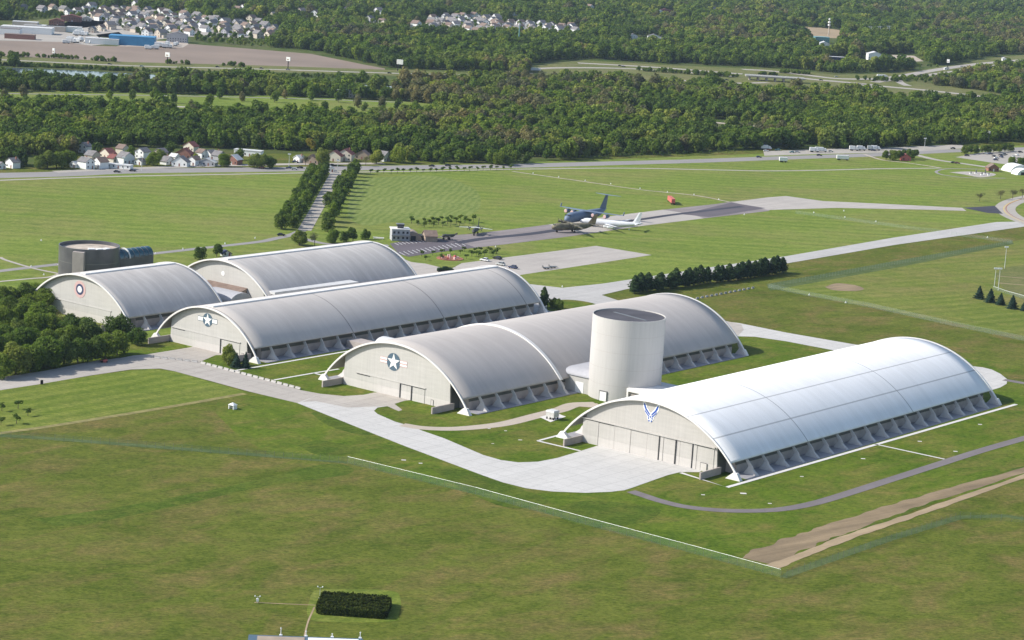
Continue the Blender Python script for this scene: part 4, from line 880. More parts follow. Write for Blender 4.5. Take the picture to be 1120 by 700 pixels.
post(1098.7, 293.7, 12.5, 'tallest light pole of the ball field, behind the other two'); post(1091.7, 317.7, 12, 'light pole nearest the pines at the ball field'); post(1087.6, 312.5, 9.5, 'thin light pole at the left corner of the ball field')
for u, v, lb in ((1011, 163, 'street lamp beside the dark wood at the upper right'), (369, 190, 'pole at the top of the tree avenue'), (316, 183, 'street pole left of the top of the avenue'), (182 - 27, 187, 'pole by the white houses left of the wood'), (135, 187.2, 'pole beside the highway in front of the low white house')):
    post(u, v, 9, lb)
bm = bmesh.new(); box(bm, -.5, .5, -.4, .4, 0, 1.7); o = mesh_obj('utility_box', bm, M['black']); o.location = G(45.7, 420.4); tag(o, 'small black box on the kerb of the left road', 'box')
# ------------------------------------------------------------------ vehicles
def car_mesh(nm, paint, kind='car'):
    r = thing('parked_car', 'car', 'car', (0, 0, 0))
    L, W, H = (4.7, 1.85, 1.5) if kind == 'car' else (5.3, 2.0, 1.9)
    bm = bmesh.new()
    prof = [(-L / 2, .35), (-L / 2, .85), (-L / 2 + .5, .98), (L / 2 - 1.2, .98), (L / 2 - .15, .75), (L / 2, .4)]
    if kind != 'car': prof = [(-L / 2, .45), (-L / 2, 1.1), (L / 2 - 1.1, 1.15), (L / 2, .95), (L / 2, .45)]
    prism(bm, prof, -W / 2, W / 2); mesh_obj('body', bm, M[paint], r)
    bm = bmesh.new(); z0 = .985 if kind == 'car' else 1.15
    loft(bm, [[(-L * .4, -W * .46, z0), (L * .22, -W * .46, z0), (L * .22, W * .46, z0), (-L * .4, W * .46, z0)], [(-L * .3, -W * .38, H - .06), (L * .08, -W * .38, H - .06), (L * .08, W * .38, H - .06), (-L * .3, W * .38, H - .06)]]); mesh_obj('windows', bm, M['glass'], r)
    bm = bmesh.new(); box(bm, -L * .31, L * .09, -W * .39, W * .39, H - .058, H); mesh_obj('roof', bm, M[paint], r)
    for x in (-L * .3, L * .3):
        for y in (-W / 2, W / 2): bm = bmesh.new(); tube(bm, (x, y - .12, .34), (x, y + .12, .34), .34, n=10); mesh_obj('wheel', bm, M['black'], r)
    return r
PAINTS = {'white': 'white', 'black': 'black', 'dark red': 'rust', 'silver': 'galv', 'dark blue': 'navy', 'green': 'teal_w'}
CARS = {}
def car(u, v, c, rz, label, kind='car', grp=None):
    key = (c, kind)
    if key not in CARS: CARS[key] = car_mesh('', PAINTS[c], kind); o = CARS[key]; o.location = G(u, v); o.rotation_euler = (0, 0, rz); o['label'] = label
    else: o = dup(CARS[key], G(u, v), rz, label=label)
    o.location.z = .16
    if grp: o['group'] = grp
    return o
car(128, 188.8, 'black', 0, 'black car on the highway passing the low white house, left of another'); car(145, 187.6, 'black', 0, 'black car on the highway just right of the first')
for u, v, c, lb in ((316, 184.6, 'dark blue', 'dark blue car waiting at the avenue junction, leftmost of three'), (322, 185.8, 'silver', 'silver car waiting at the avenue junction, middle of three'), (328, 184.3, 'black', 'black car waiting at the avenue junction, rightmost of three'), (323, 178, 'dark blue', 'dark blue car on the side street behind the junction'), (364, 181.7, 'black', 'black car at the top of the tree avenue'),
                    (307.5, 258, 'black', 'black car alone on the entrance road below the avenue'), (286, 184.4, 'dark red', 'dark red car under the tree by the highway'), (204, 181.8, 'dark blue', 'dark blue car parked by the white house with grey roof'), (219, 182, 'silver', 'silver car in front of the pale blue house'), (235, 181.8, 'white', 'white car at the right end of the house row'),
                    (840, 164.6, 'dark red', 'dark red car at the left end of the truck strip'), (850.5, 164.7, 'green', 'green car at the left of the truck strip'), (866, 167.2, 'green', 'green car right of the first on the truck strip'), (872, 167, 'silver', 'silver car beside the green one on the truck strip'), (896, 170.6, 'black', 'black car on the highway below the white trucks'), (908.5, 166.3, 'silver', 'silver car right of the first pair of white trucks'),
                    (1042, 163, 'black', 'black car at the upper right road'), (1043, 178.7, 'black', 'black car left of a pair on the approach road'), (1047, 179, 'dark red', 'dark red car right of a pair on the approach road'), (955, 165.2, 'dark blue', 'dark blue car beside the third group of trucks'),
                    (490, 182, 'black', 'black car on the highway between avenue and wood'), (472, 182.4, 'black', 'black car on the highway right of the avenue'), (830, 172.6, 'dark blue', 'dark blue car on the highway below the white van'), (838, 165.8, 'white', 'white car at the edge of the dark wood')):
    car(u, v, c, R_(rnd.choice((0, 180)) + 3), lb)
for i, (u, v) in enumerate(((1057.5, 170.8), (1078, 168.6), (1083, 169), (1087, 171.6), (1090, 173.4), (1094, 170.4), (1097, 170.3), (1095, 172.3), (1099, 169.5), (1112, 170), (1116, 167), (1108, 172), (1089, 175.5), (1114, 174.2))):
    car(u, v, ('black', 'silver', 'dark blue', 'black', 'white')[i % 5], R_(20 + 90 * (i % 2)), ('%s car in the car park at the upper right' % ('black', 'silver', 'dark blue', 'black', 'white')[i % 5]), grp='cars in the upper right car park')
for u, v, c, lb in ((530, 285.8, 'white', 'white pickup on the ramp behind the second hangar, leftmost'), (544, 283.8, 'black', 'black pickup on the ramp, farthest of the group'), (547.5, 290.3, 'silver', 'silver van in the middle of the ramp group'), (561, 293.8, 'dark blue', 'dark blue pickup nearest the hangar roof on the ramp')):
    car(u, v, c, R_(150), lb, 'van')
# red tractor by the grove, army truck, trailers, trucks
tr = thing('ride_mower', 'small red ride-on mower on the road beside the grove', 'mower', G(113.5, 396.5), .4)
tr.location.z = .1
bm = bmesh.new(); prism(bm, [(-1.3, .5), (-1.3, 1.0), (.2, 1.1), (1.4, 1.3), (1.5, .5)], -.5, .5); mesh_obj('hood', bm, M['red'], tr)
bm = bmesh.new(); prism(bm, [(-.9, 1.1), (-1.0, 1.9), (-.8, 1.9), (-.6, 1.25), (-.1, 1.25), (-.1, 1.1)], -.4, .4); mesh_obj('seat', bm, M['black'], tr)
bm = bmesh.new(); box(bm, -.6, .9, -1.3, 1.3, .25, .5); mesh_obj('mowing_deck', bm, M['red'], tr)
for x, r in ((-.9, .5), (1.1, .35)):
    for y in (-.8, .8): bm = bmesh.new(); tube(bm, (x, y - .15, r), (x, y + .15, r), r, n=12); mesh_obj('wheel', bm, M['black'], tr)
def semi(u, v, label, rz, paint='white', L=13, cab=True, boxc='white'):
    r = thing('box_truck' if cab else 'box_trailer', label, 'truck' if cab else 'trailer', G(u, v), rz); r.location.z = .16
    bm = bmesh.new(); box(bm, -L / 2, L / 2 - (3.2 if cab else 0), -1.25, 1.25, 1.15, 4.0); mesh_obj('cargo_box', bm, M[boxc], r)
    bm = bmesh.new(); box(bm, -L / 2, L / 2, -.9, .9, .75, 1.14); mesh_obj('chassis', bm, M['black'], r)
    if cab:
        bm = bmesh.new(); prism(bm, [(L / 2 - 2.8, 1.15), (L / 2 - 2.8, 3.4), (L / 2 - 1.2, 3.3), (L / 2 - .8, 2.2), (L / 2, 2.0), (L / 2, 1.15)], -1.2, 1.2); c_ = mesh_obj('cab', bm, M[paint], r)
        bm = bmesh.new(); box(bm, L / 2 - 1.15, L / 2 - .78, -1.05, 1.05, 2.25, 3.1); mesh_obj('windscreen', bm, M['glass'], c_)
    for x in (-L / 2 + 1.3, -L / 2 + 2.6, L / 2 - 1.4):
        for y in (-1.0, 1.0): bm = bmesh.new(); tube(bm, (x, y - .2, .52), (x, y + .2, .52), .52, n=10); mesh_obj('wheel', bm, M['black'], r)
    return r
semi(890.5, 166.6, 'white box truck on the truck strip, left of the first pair', .05, L=8); semi(898, 166.4, 'white box truck on the truck strip, right of the first pair', .03, L=10)
semi(934, 164.9, 'white box truck left of the second pair on the strip', .05, L=8); semi(942, 164.7, 'white box truck right of the second pair on the strip', .06, L=8)
semi(953, 164.6, 'silver white short truck of the third group on the strip', .02, L=7, boxc='galv'); semi(958, 164.5, 'white truck at the right end of the truck strip', .02, L=8)
semi(838, 165.0 - 1, 'white van at the left beginning of the truck strip', .05, L=9)
semi(566 + 0, 0.0 + 82, 'white truck far off on the levee road', .1)
semi(584, 78, 'white truck on the motorway at the wood edge left of centre', .1, L=16)
semi(965, 83.2 + 2, 'white truck on the far motorway carriageway', .2, L=14)
sm = semi(734, 222.5, 'orange semi trailer standing on the lawn beyond the runway', math.atan2((G(728, 217) - G(735, 223)).y, (G(728, 217) - G(735, 223)).x), L=17, cab=False, boxc='red')
semi(856.5, 177.6, 'small white trailer on the lawn by the frontage road, left of two', .1, L=6.5, cab=False); semi(921.5, 175.4, 'larger white trailer on the lawn by the frontage road, right of two', .05, L=10, cab=False)
at = thing('army_vehicle', 'low olive green army vehicle on the road behind the second hangar', 'military vehicle', G(487, 297.5), R_(15)); at.location.z = .1
bm = bmesh.new(); prism(bm, [(-4.2, .8), (-4.4, 1.6), (-3.6, 2.1), (3.4, 2.1), (4.6, 1.5), (4.0, .7)], -1.5, 1.5); mesh_obj('hull', bm, M['conifer'], at)
bm = bmesh.new(); loft(bm, [[(-1.8, -1.1, 2.1), (1.6, -1.1, 2.1), (1.6, 1.1, 2.1), (-1.8, 1.1, 2.1)], [(-1.3, -.8, 2.9), (1.1, -.8, 2.9), (1.1, .8, 2.9), (-1.3, .8, 2.9)]]); tu = mesh_obj('turret', bm, M['conifer'], at)
bm = bmesh.new(); tube(bm, (1.3, 0, 2.5), (5.4, 0, 2.75), .12); mesh_obj('gun', bm, M['conifer'], tu)
for y in (-1.5, 1.5): bm = bmesh.new(); prism(bm, [(-4, 0), (-4.5, .7), (-4, 1.1), (4, 1.1), (4.5, .7), (4, 0)], y - .3, y + .3); mesh_obj('track', bm, M['black'], at)
for i, (u, v) in enumerate(((597.5, 294.3), (604.5, 293.2))):
    fl = thing('flat_trailer', ['grey flat trailer on the ramp edge, left of two', 'grey flat trailer on the ramp edge, right of two'][i], 'trailer', G(u, v), R_(20)); fl.location.z = .1
    bm = bmesh.new(); box(bm, -2.4, 2.4, -1.1, 1.1, .7, .95); mesh_obj('bed', bm, M['grey_metal'], fl)
    bm = bmesh.new(); box(bm, -2.3, -2.1, -1.1, 1.1, .95, 1.9); mesh_obj('headboard', bm, M['grey_metal'], fl)
    for x in (-.9, .9):
        for y in (-1.1, 1.1): bm = bmesh.new(); tube(bm, (x, y - .12, .35), (x, y + .12, .35), .35, n=10); mesh_obj('wheel', bm, M['black'], fl)
# ------------------------------------------------------------------ aircraft
M['af_grey'] = simple('blue_grey_aircraft_paint', (0.125, 0.165, 0.235), 0.5, 0.08, 0.3)
M['camo'] = simple('camouflage_paint', (0.14, 0.125, 0.085), 0.7, 0.6, 0.22)
M['silver'] = simple('white_silver_paint', (0.62, 0.63, 0.65), 0.4, 0.06, 0.3)
M['dkgreen'] = simple('dark_drab_paint', (0.055, 0.06, 0.055), 0.6, 0.3, 0.3)
M['tanfin'] = simple('tan_paint', (0.30, 0.21, 0.12), 0.7, 0.3, 0.3)
def aircraft(name, label, u, v, head, L, r, span, high, sweep, eng, tailh, body, fin, eng_c, cap_c, ttail=False, prop=False, chord=None, cat='aircraft'):
    root = thing(name, label, cat, G(u, v), R_(head)); root.location.z = .1
    zc = r + 1.3
    def ring(x, rr, dz=0, n=16): return [(x, rr * math.cos(2 * math.pi * k / n), zc + dz + rr * math.sin(2 * math.pi * k / n)) for k in range(n)]
    bm = bmesh.new()
    loft(bm, [ring(L * .5, r * .12, -r * .3), ring(L * .485, r * .45, -r * .22), ring(L * .45, r * .75, -r * .1), ring(L * .39, r * .97), ring(L * .3, r), ring(-L * .15, r), ring(-L * .3, r * .75, r * .25), ring(-L * .43, r * .36, r * .55), ring(-L * .5, r * .08, r * .8)])
    fu = mesh_obj('fuselage', bm, M[body], root, smooth=True)
    bm = bmesh.new(); box(bm, L * .425, L * .462, -r * .5, r * .5, zc + r * .42, zc + r * .66); mesh_obj('cockpit_window', bm, M['glass'], fu)
    zw = zc + (r * .95 if high else -r * .55); ch = chord or r * 2.1; dz = (-r * .3 if high else r * .9)
    for s in (-1, 1):
        bm = bmesh.new(); y1 = s * span / 2; x0 = L * .12
        def foil(xa, c, y, z, t): return [(xa, y, z), (xa - c * .3, y, z + t), (xa - c, y, z + t * .1), (xa - c * .4, y, z - t * .5)]
        loft(bm, [foil(x0, ch, 0, zw, .5), foil(x0 - sweep * .4, ch * .72, y1 * .4, zw + dz * .4, .35), foil(x0 - sweep, ch * .35, y1, zw + dz, .15)]); w = mesh_obj('wing', bm, M['galv' if name == 'twin_propeller_plane' else body], root)
        if ttail and name == 'jet_transport':
            bm = bmesh.new(); prism(bm, [(x0 - sweep, zw + dz), (x0 - sweep - 1.6, zw + dz), (x0 - sweep - 2.4, zw + dz + 2.3), (x0 - sweep - 1.6, zw + dz + 2.3)], y1 - .12, y1 + .12); mesh_obj('winglet', bm, M[body], w)
        for k in range(eng // 2):
            f = (.33, .62)[k] if eng == 4 else .36
            ye = y1 * f; xe = x0 - sweep * f + (1.6 if not prop else 1.0); ze = zw + dz * f - (1.5 if high and not prop else (1.1 if not prop else .1)); re = r * .42 if not prop else r * .32
            bm = bmesh.new()
            def er(x, q): return [(x, ye + q * math.cos(2 * math.pi * j / 12), ze + q * math.sin(2 * math.pi * j / 12)) for j in range(12)]
            loft(bm, [er(xe + 1.0, re * .85), er(xe + .4, re), er(xe - 2.4, re * .9), er(xe - 4.2, re * .5)]); e = mesh_obj('engine', bm, M[eng_c], root, smooth=True)
            bm = bmesh.new(); tube(bm, (xe + 1.0, ye, ze), (xe + 1.15, ye, ze), re * .84, re * .7, 12); mesh_obj('intake_cover' if not prop else 'spinner', bm, M[cap_c], e)
            if prop:
                bm = bmesh.new()
                for q in range(4):
                    box(bm, -.06, .06, -.16, .16, .2, r * .95, Matrix.Translation((xe + 1.25, ye, ze)) @ Matrix.Rotation(q * math.pi / 2 + .5, 4, 'X'))
                mesh_obj('propeller', bm, M['black'], e)
    xt = -L * .37; zt = zc + r * .7
    bm = bmesh.new(); loft(bm, [[(xt + r * .8, 0, zt), (xt, .35, zt), (xt - r * 1.7, 0, zt), (xt, -.35, zt)], [(xt - r * 1.25, 0, tailh), (xt - r * 1.7, .15, tailh), (xt - r * 2.3, 0, tailh), (xt - r * 1.7, -.15, tailh)]]); mesh_obj('tail_fin', bm, M[fin], root)
    zz = tailh + .05 if ttail else zc + r * .7; xx = xt - (r * 1.4 if ttail else .2 * r); sp = span * .2
    for s in (-1, 1):
        bm = bmesh.new(); loft(bm, [[(xx + .6, 0, zz), (xx - .8, 0, zz + .2), (xx - r * 1.1, 0, zz), (xx - .8, 0, zz - .15)], [(xx - r * .7, s * sp, zz), (xx - r, s * sp, zz + .08), (xx - r * 1.2, s * sp, zz), (xx - r, s * sp, zz - .05)]]); mesh_obj('tailplane', bm, M[body], root)
    for x, y in ((L * .38, 0), (0, r * .8), (0, -r * .8)):
        bm = bmesh.new(); tube(bm, (x, y, .6), (x, y, zc - r * .5), .15)
        for dy in (-.25, .25): tube(bm, (x, y + dy - .15, .6), (x, y + dy + .15, .6), .6, n=10)
        mesh_obj('landing_gear', bm, M['black'], root)
    return root
aircraft('jet_transport', 'large blue-grey transport jet with high wings, T-tail and pale engine covers on the runway', 640.5, 243.5, 236, 47, 3.3, 47, True, 11, 4, 15.8, 'af_grey', 'af_grey', 'af_grey', 'pink', True)
aircraft('jet_tanker', 'long white and silver four-engined jet with low swept wings, right of the camouflaged transport', 668, 249.8, 166, 40, 1.9, 38, False, 12, 4, 11.5, 'silver', 'silver', 'galv', 'dark')
aircraft('propeller_transport', 'camouflaged four-propeller transport with a tan tail fin, in front of the large blue-grey jet', 627, 254.2, 203, 29, 2.2, 36, True, .8, 4, 11, 'camo', 'tanfin', 'camo', 'dark', prop=True)
aircraft('twin_propeller_plane', 'dark twin-propeller plane with pale wings at the left part of the runway', 520.5, 256.0, 262, 19, 1.4, 20, True, .5, 2, 8.4, 'dkgreen', 'dkgreen', 'dkgreen', 'white', prop=True, chord=3.2)
aircraft('small_propeller_plane', 'small dark camouflaged plane between the car park and the twin-propeller plane', 491, 262.3, 205, 9, 1.0, 9, False, .3, 2, 4.0, 'dkgreen', 'camo', 'camo', 'white', prop=True)
# ------------------------------------------------------------------ control tower group, memorials
p = G(437, 262.5)
ct = thing('control_tower', 'two-storey grey building with a small glass cab on its roof, at the car park', 'building', p, R_(12))
bm = bmesh.new(); box(bm, -5.2, 5.2, -4, 4, 0, 6.6); mesh_obj('wall', bm, M['grey_s'], ct)
bm = bmesh.new(); box(bm, -5.6, 5.6, -4.4, 4.4, 6.6, 7.1); mesh_obj('roof', bm, M['trim'], ct)
bm = bmesh.new(); loft(bm, [[(-1.7, -1.6, 7.1), (1.7, -1.6, 7.1), (1.7, 1.6, 7.1), (-1.7, 1.6, 7.1)], [(-2.1, -2, 9.3), (2.1, -2, 9.3), (2.1, 2, 9.3), (-2.1, 2, 9.3)]]); cb = mesh_obj('glass_cab', bm, M['glass'], ct)
bm = bmesh.new(); box(bm, -2.3, 2.3, -2.2, 2.2, 9.3, 9.6); mesh_obj('cab_roof', bm, M['grey_metal'], cb)
for x in (-3.8, -1.4, 1.4, 3.8):
    for z in (1.2, 4.3): bm = bmesh.new(); box(bm, x - .6, x + .6, -4.06, -3.98, z, z + 1.3); mesh_obj('window', bm, M['glass'], ct)
bm = bmesh.new(); box(bm, -5.6, 5.6, -6, -4.41, 3.2, 3.4); mesh_obj('balcony', bm, M['grey_metal'], ct)
p = G(450.5, 261.5)
qh = thing('quonset_hut', 'tan round-roofed hut beside the small control tower', 'hut', p, R_(12))
bm = bmesh.new(); loft(bm, [[(-5 * math.cos(math.pi * k / 14), y, 4.8 * math.sin(math.pi * k / 14)) for k in range(15)] for y in (-5, 8)]); mesh_obj('shell', bm, M['tan'], qh)
bm = bmesh.new(); box(bm, -1.4, 1.4, -5.1, -4.98, 0, 2.6); mesh_obj('door', bm, M['dark'], qh)
bm = bmesh.new(); box(bm, 4.6, 9.0, -3, 5, 0, 2.6); mesh_obj('side_shed', bm, M['dkgreen'], qh)
def house(u, v, w, d, h, rz, wall, roof, label, cat='house', chim=False, rh=None, flat=False, name='house', group=None, detail=True, pos=None):
    r = thing(name, label, cat, pos or G(u, v), rz, group)
    rh = rh or w * .32
    if flat:
        bm = bmesh.new(); box(bm, -w / 2, w / 2, -d / 2, d / 2, 0, h); mesh_obj('wall', bm, M[wall], r)
        bm = bmesh.new(); box(bm, -w / 2 - .3, w / 2 + .3, -d / 2 - .3, d / 2 + .3, h, h + .5); rf = mesh_obj('roof', bm, M[roof], r)
    else:
        bm = bmesh.new(); prism(bm, [(-w / 2, 0), (w / 2, 0), (w / 2, h), (0, h + rh), (-w / 2, h)], -d / 2, d / 2); mesh_obj('wall', bm, M[wall], r)
        bm = bmesh.new(); e = .5; sl_ = rh / (w / 2)
        prism(bm, [(-w / 2 - e, h - e * sl_ + .02), (0, h + rh + .02), (w / 2 + e, h - e * sl_ + .02), (w / 2 + e, h - e * sl_ + .3), (0, h + rh + .32), (-w / 2 - e, h - e * sl_ + .3)], -d / 2 - .4, d / 2 + .4); rf = mesh_obj('roof', bm, M[roof], r)
        if chim: bm = bmesh.new(); box(bm, -.4 + w * .2, .4 + w * .2, 1, 1.8, h, h + rh + .9); mesh_obj('chimney', bm, M['brick'], rf)
    if detail:
        nw = max(2, int(w / 3))
        for fl_ in range(2 if h > 4.6 else 1):
            for k in range(nw):
                x = -w / 2 + w * (k + .5) / nw
                if fl_ == 0 and k == nw // 2: bm = bmesh.new(); box(bm, x - .5, x + .5, -d / 2 - .06, -d / 2 - .01, 0, 2.1); mesh_obj('door', bm, M['brick' if wall != 'brick' else 'white'], r); continue
                bm = bmesh.new(); box(bm, x - .5, x + .5, -d / 2 - .05, -d / 2 - .01, fl_ * 2.8 + 1.0, fl_ * 2.8 + 2.2); mesh_obj('window', bm, M['glass'], r)
    return r
house(470, 263, 11, 7, 3.2, R_(102), 'tan', 'roof_b', 'long tan gabled hut between the control tower and the planes', 'hut', name='tan_hut', rh=2.6)
# red memorial bed near the saplings
mb = thing('memorial_bed', 'round paved bed with red and white blocks among the saplings by the car park', 'memorial', G(492, 283)); mb.location.z = .1
bm = bmesh.new(); tube(bm, (0, 0, 0), (0, 0, .25), 7.5, 7.5, 28); mesh_obj('paving', bm, M['rust'], mb)
for a in range(7):
    bm = bmesh.new(); box(bm, -.7, .7, -.5, .5, .25, 1.5, Matrix.Rotation(a * .9, 4, 'Z') @ Matrix.Translation((4.4, 0, 0))); mesh_obj('block', bm, M['red' if a % 2 else 'pink'], mb)
bm = bmesh.new(); tube(bm, (0, 0, .25), (0, 0, 2.6), .7, .25, 8); mesh_obj('centre_stone', bm, M['pink'], mb)
# memorial at the upper right, white arched tents, red shed
mm = thing('memorial_sculptures', 'dark small sculptures on white plinths in the paved oval at the upper right', 'memorial', G(1070, 191)); mm.location.z = .1
for x, y, h in ((-6, 0, 2.2), (-1, 5, 3.4), (2, -4, 2.8), (6, 3, 4.5), (8, -2, 2.4)):
    bm = bmesh.new(); box(bm, x - 1, x + 1, y - 1, y + 1, 0, .9); pl_ = mesh_obj('plinth', bm, M['white'], mm)
    bm = bmesh.new(); loft(bm, [[(x - .6, y - .4, .9), (x + .6, y - .4, .9), (x + .6, y + .4, .9), (x - .6, y + .4, .9)], [(x - .1, y - .8, h), (x + .3, y - .8, h), (x + .3, y + .2, h), (x - .1, y + .2, h)]]); mesh_obj('figure', bm, M['grey_metal'], pl_)
for i, (u, v, rr0) in enumerate(((1112, 187.5, 10), (1117, 190.5, 8))):
    tn = thing('arched_tent', ['large white arched tent at the right edge of the photo', 'smaller white arched tent in front of the large one at the right edge'][i], 'tent', G(u, v), R_(20))
    for k in range(3 if i == 0 else 2):
        bm = bmesh.new(); loft(bm, [[(-rr0 * math.cos(math.pi * j / 16), y, rr0 * .62 * math.sin(math.pi * j / 16)) for j in range(17)] for y in (k * 5 - 7, k * 5 - 2.3)]); mesh_obj('canopy_bay', bm, M['white'], tn)
    bm = bmesh.new(); box(bm, -rr0 * .6, rr0 * .6, -7.1, -7.02, 0, 2.4); mesh_obj('opening', bm, M['dark'], tn)
house(1085, 187, 9, 7, 3, R_(10), 'brick', 'roof_b', 'orange-brown hut by the approach road near the white tents', 'hut', name='hut')
house(990, 175.5, 8, 6, 3, R_(5), 'red', 'roof_r', 'small bright red shed under the dark tree clump at the upper right', 'shed', name='red_shed')
house(357.5, 186.5, 5, 5, 3.2, R_(10), 'white', 'white', 'small white gatehouse at the top of the tree avenue', 'gatehouse', name='gatehouse')
house(362, 188.2, 4, 3, 2.6, R_(0), 'white', 'roof_l', 'tiny white booth beside the gatehouse at the avenue', 'booth', name='booth')
bn = thing('picnic_bench', 'white bench and table on the lawn left of the control tower', 'bench', G(414, 261.5))
bm = bmesh.new(); box(bm, -3.2, 3.2, -.6, .6, .9, 1.1); mesh_obj('table_top', bm, M['trim'], bn)
for x in (-2.4, 2.4): bm = bmesh.new(); box(bm, x - .15, x + .15, -.5, .5, 0, .9); mesh_obj('leg', bm, M['galv'], bn)
for s in (-1, 1): bm = bmesh.new(); box(bm, -3, 3, s * 1.2 - .25, s * 1.2 + .25, .4, .55); mesh_obj('seat', bm, M['trim'], bn)
house(247, 280.2, 5, 4, 1.6, R_(30), 'galv', 'navy', 'blue roofed low kiosk right of the two round trees behind the farthest hangar', 'kiosk', name='kiosk')
# road-edge village houses
HS = [(14, 183.4, 9, 8, 5, 'white', 'roof_g', 'white two-storey house with grey roof, alone left of the big trees'), (-1, 184.5, 8, 7, 3, 'white', 'roof_g', 'low white house at the left edge of the photo'),
(82, 183, 6, 6, 3, 'white', 'roof_l', 'small white shed left of the white two-storey house'), (94, 184, 9, 11, 6, 'white', 'roof_g', 'white two-storey gabled house, leftmost of the front row'), (110, 183.6, 10, 9, 5.6, 'white', 'roof_b', 'white gabled house with brown roof, second in the front row'), (131, 184, 20, 7, 3, 'white', 'roof_l', 'long low white house with pale roof by the highway'),
(93, 167, 9, 8, 6.0, 'white', 'roof_g', 'tall white house in front of the wood, top left of the village'), (101, 175, 10, 9, 4.6, 'beige_s', 'roof_g', 'beige house with grey roof behind the front row'), (118, 172.5, 12, 8, 4.2, 'cream', 'roof_r', 'cream house with long red roof behind the front row'), (124, 177.5, 8, 7, 4, 'cream', 'roof_r', 'small cream house with red roof below the long red roof'),
(137, 178.5, 12, 10, 5.5, 'white', 'roof_g', 'large white house with wide grey roof in the middle of the village'), (134, 168, 9, 8, 5, 'cream', 'roof_b', 'cream house at the wood edge behind the large white one'), (153, 180, 7, 7, 3, 'white', 'roof_g', 'little white bungalow right of the large white house'), (156, 173, 9, 10, 6, 'white', 'roof_g', 'white steep gabled house between trees in mid village'),
(176, 171.5, 9, 8, 4.5, 'beige_s', 'roof_g', 'beige house behind the leafy tree in mid village'), (183, 179.5, 11, 7, 3, 'white', 'roof_g', 'low white house right of the leafy tree'), (191, 176, 7, 7, 4, 'white', 'roof_l', 'small white house with pale roof in mid village'), (198, 181.5, 13, 9, 4, 'white', 'roof_g', 'white house with dark grey roof by the highway'),
(202, 173, 13, 9, 4.5, 'brick', 'roof_r', 'brick house with wide dark red roof'), (212, 180.5, 8, 9, 5, 'white', 'roof_b', 'white house with brown roof right of the dark grey roof'), (209, 165, 11, 8, 4.5, 'cream', 'roof_r', 'cream house with dark red roof at the wood edge'), (227, 181, 15, 8, 3.2, 'grey_s', 'roof_l', 'long pale grey house by the highway'),
(221, 172.5, 8, 8, 5, 'white', 'roof_b', 'white house with steep brown roof, right part of the village'), (230, 173, 8, 8, 4.6, 'white', 'roof_g', 'white house with grey roof beside the steep brown one'), (239, 174.5, 10, 8, 4.2, 'grey_s', 'roof_g', 'grey house at the right end of the village back row'),
(256, 179.5, 11, 9, 4.5, 'brick', 'roof_l', 'brick building with pale roof left of the round tree'), (272, 170.5, 24, 8, 5, 'white', 'roof_l', 'long flat white building behind the round trees'), (327, 177.5, 7, 7, 4, 'white', 'roof_l', 'small white house left of the yellow-green tree'), (341, 178.8, 13, 8, 3.4, 'tan', 'roof_b', 'low tan house under the yellow-green tree'),
(366, 176, 13, 10, 5.0, 'cream', 'roof_r', 'large cream house with rose roof opposite the avenue, left half'), (378, 175.5, 13, 11, 6.2, 'cream', 'roof_r', 'large cream house with rose roof opposite the avenue, right half'), (397, 174, 13, 9, 3.6, 'tan', 'roof_b', 'tan bungalow right of the large cream house'), (420, 175.8, 12, 8, 4.6, 'white', 'roof_g', 'white house between trees right of the avenue'), (443, 173, 9, 7, 5, 'white', 'roof_g', 'small white house at the wood edge, rightmost of the village')]
for i, (u, v, w, d, h, wa, ro_, lb) in enumerate(HS):
    w *= .86; d *= .8; h *= .82
    house(u, v, w, d, h, R_(rnd.choice((-38, -30, 52, -44, 60, -25))) if w < 11 else R_(-12), wa, ro_, lb, chim=(i % 3 == 0), flat=(w >= 17), rh=None if w < 12 else 2.6)
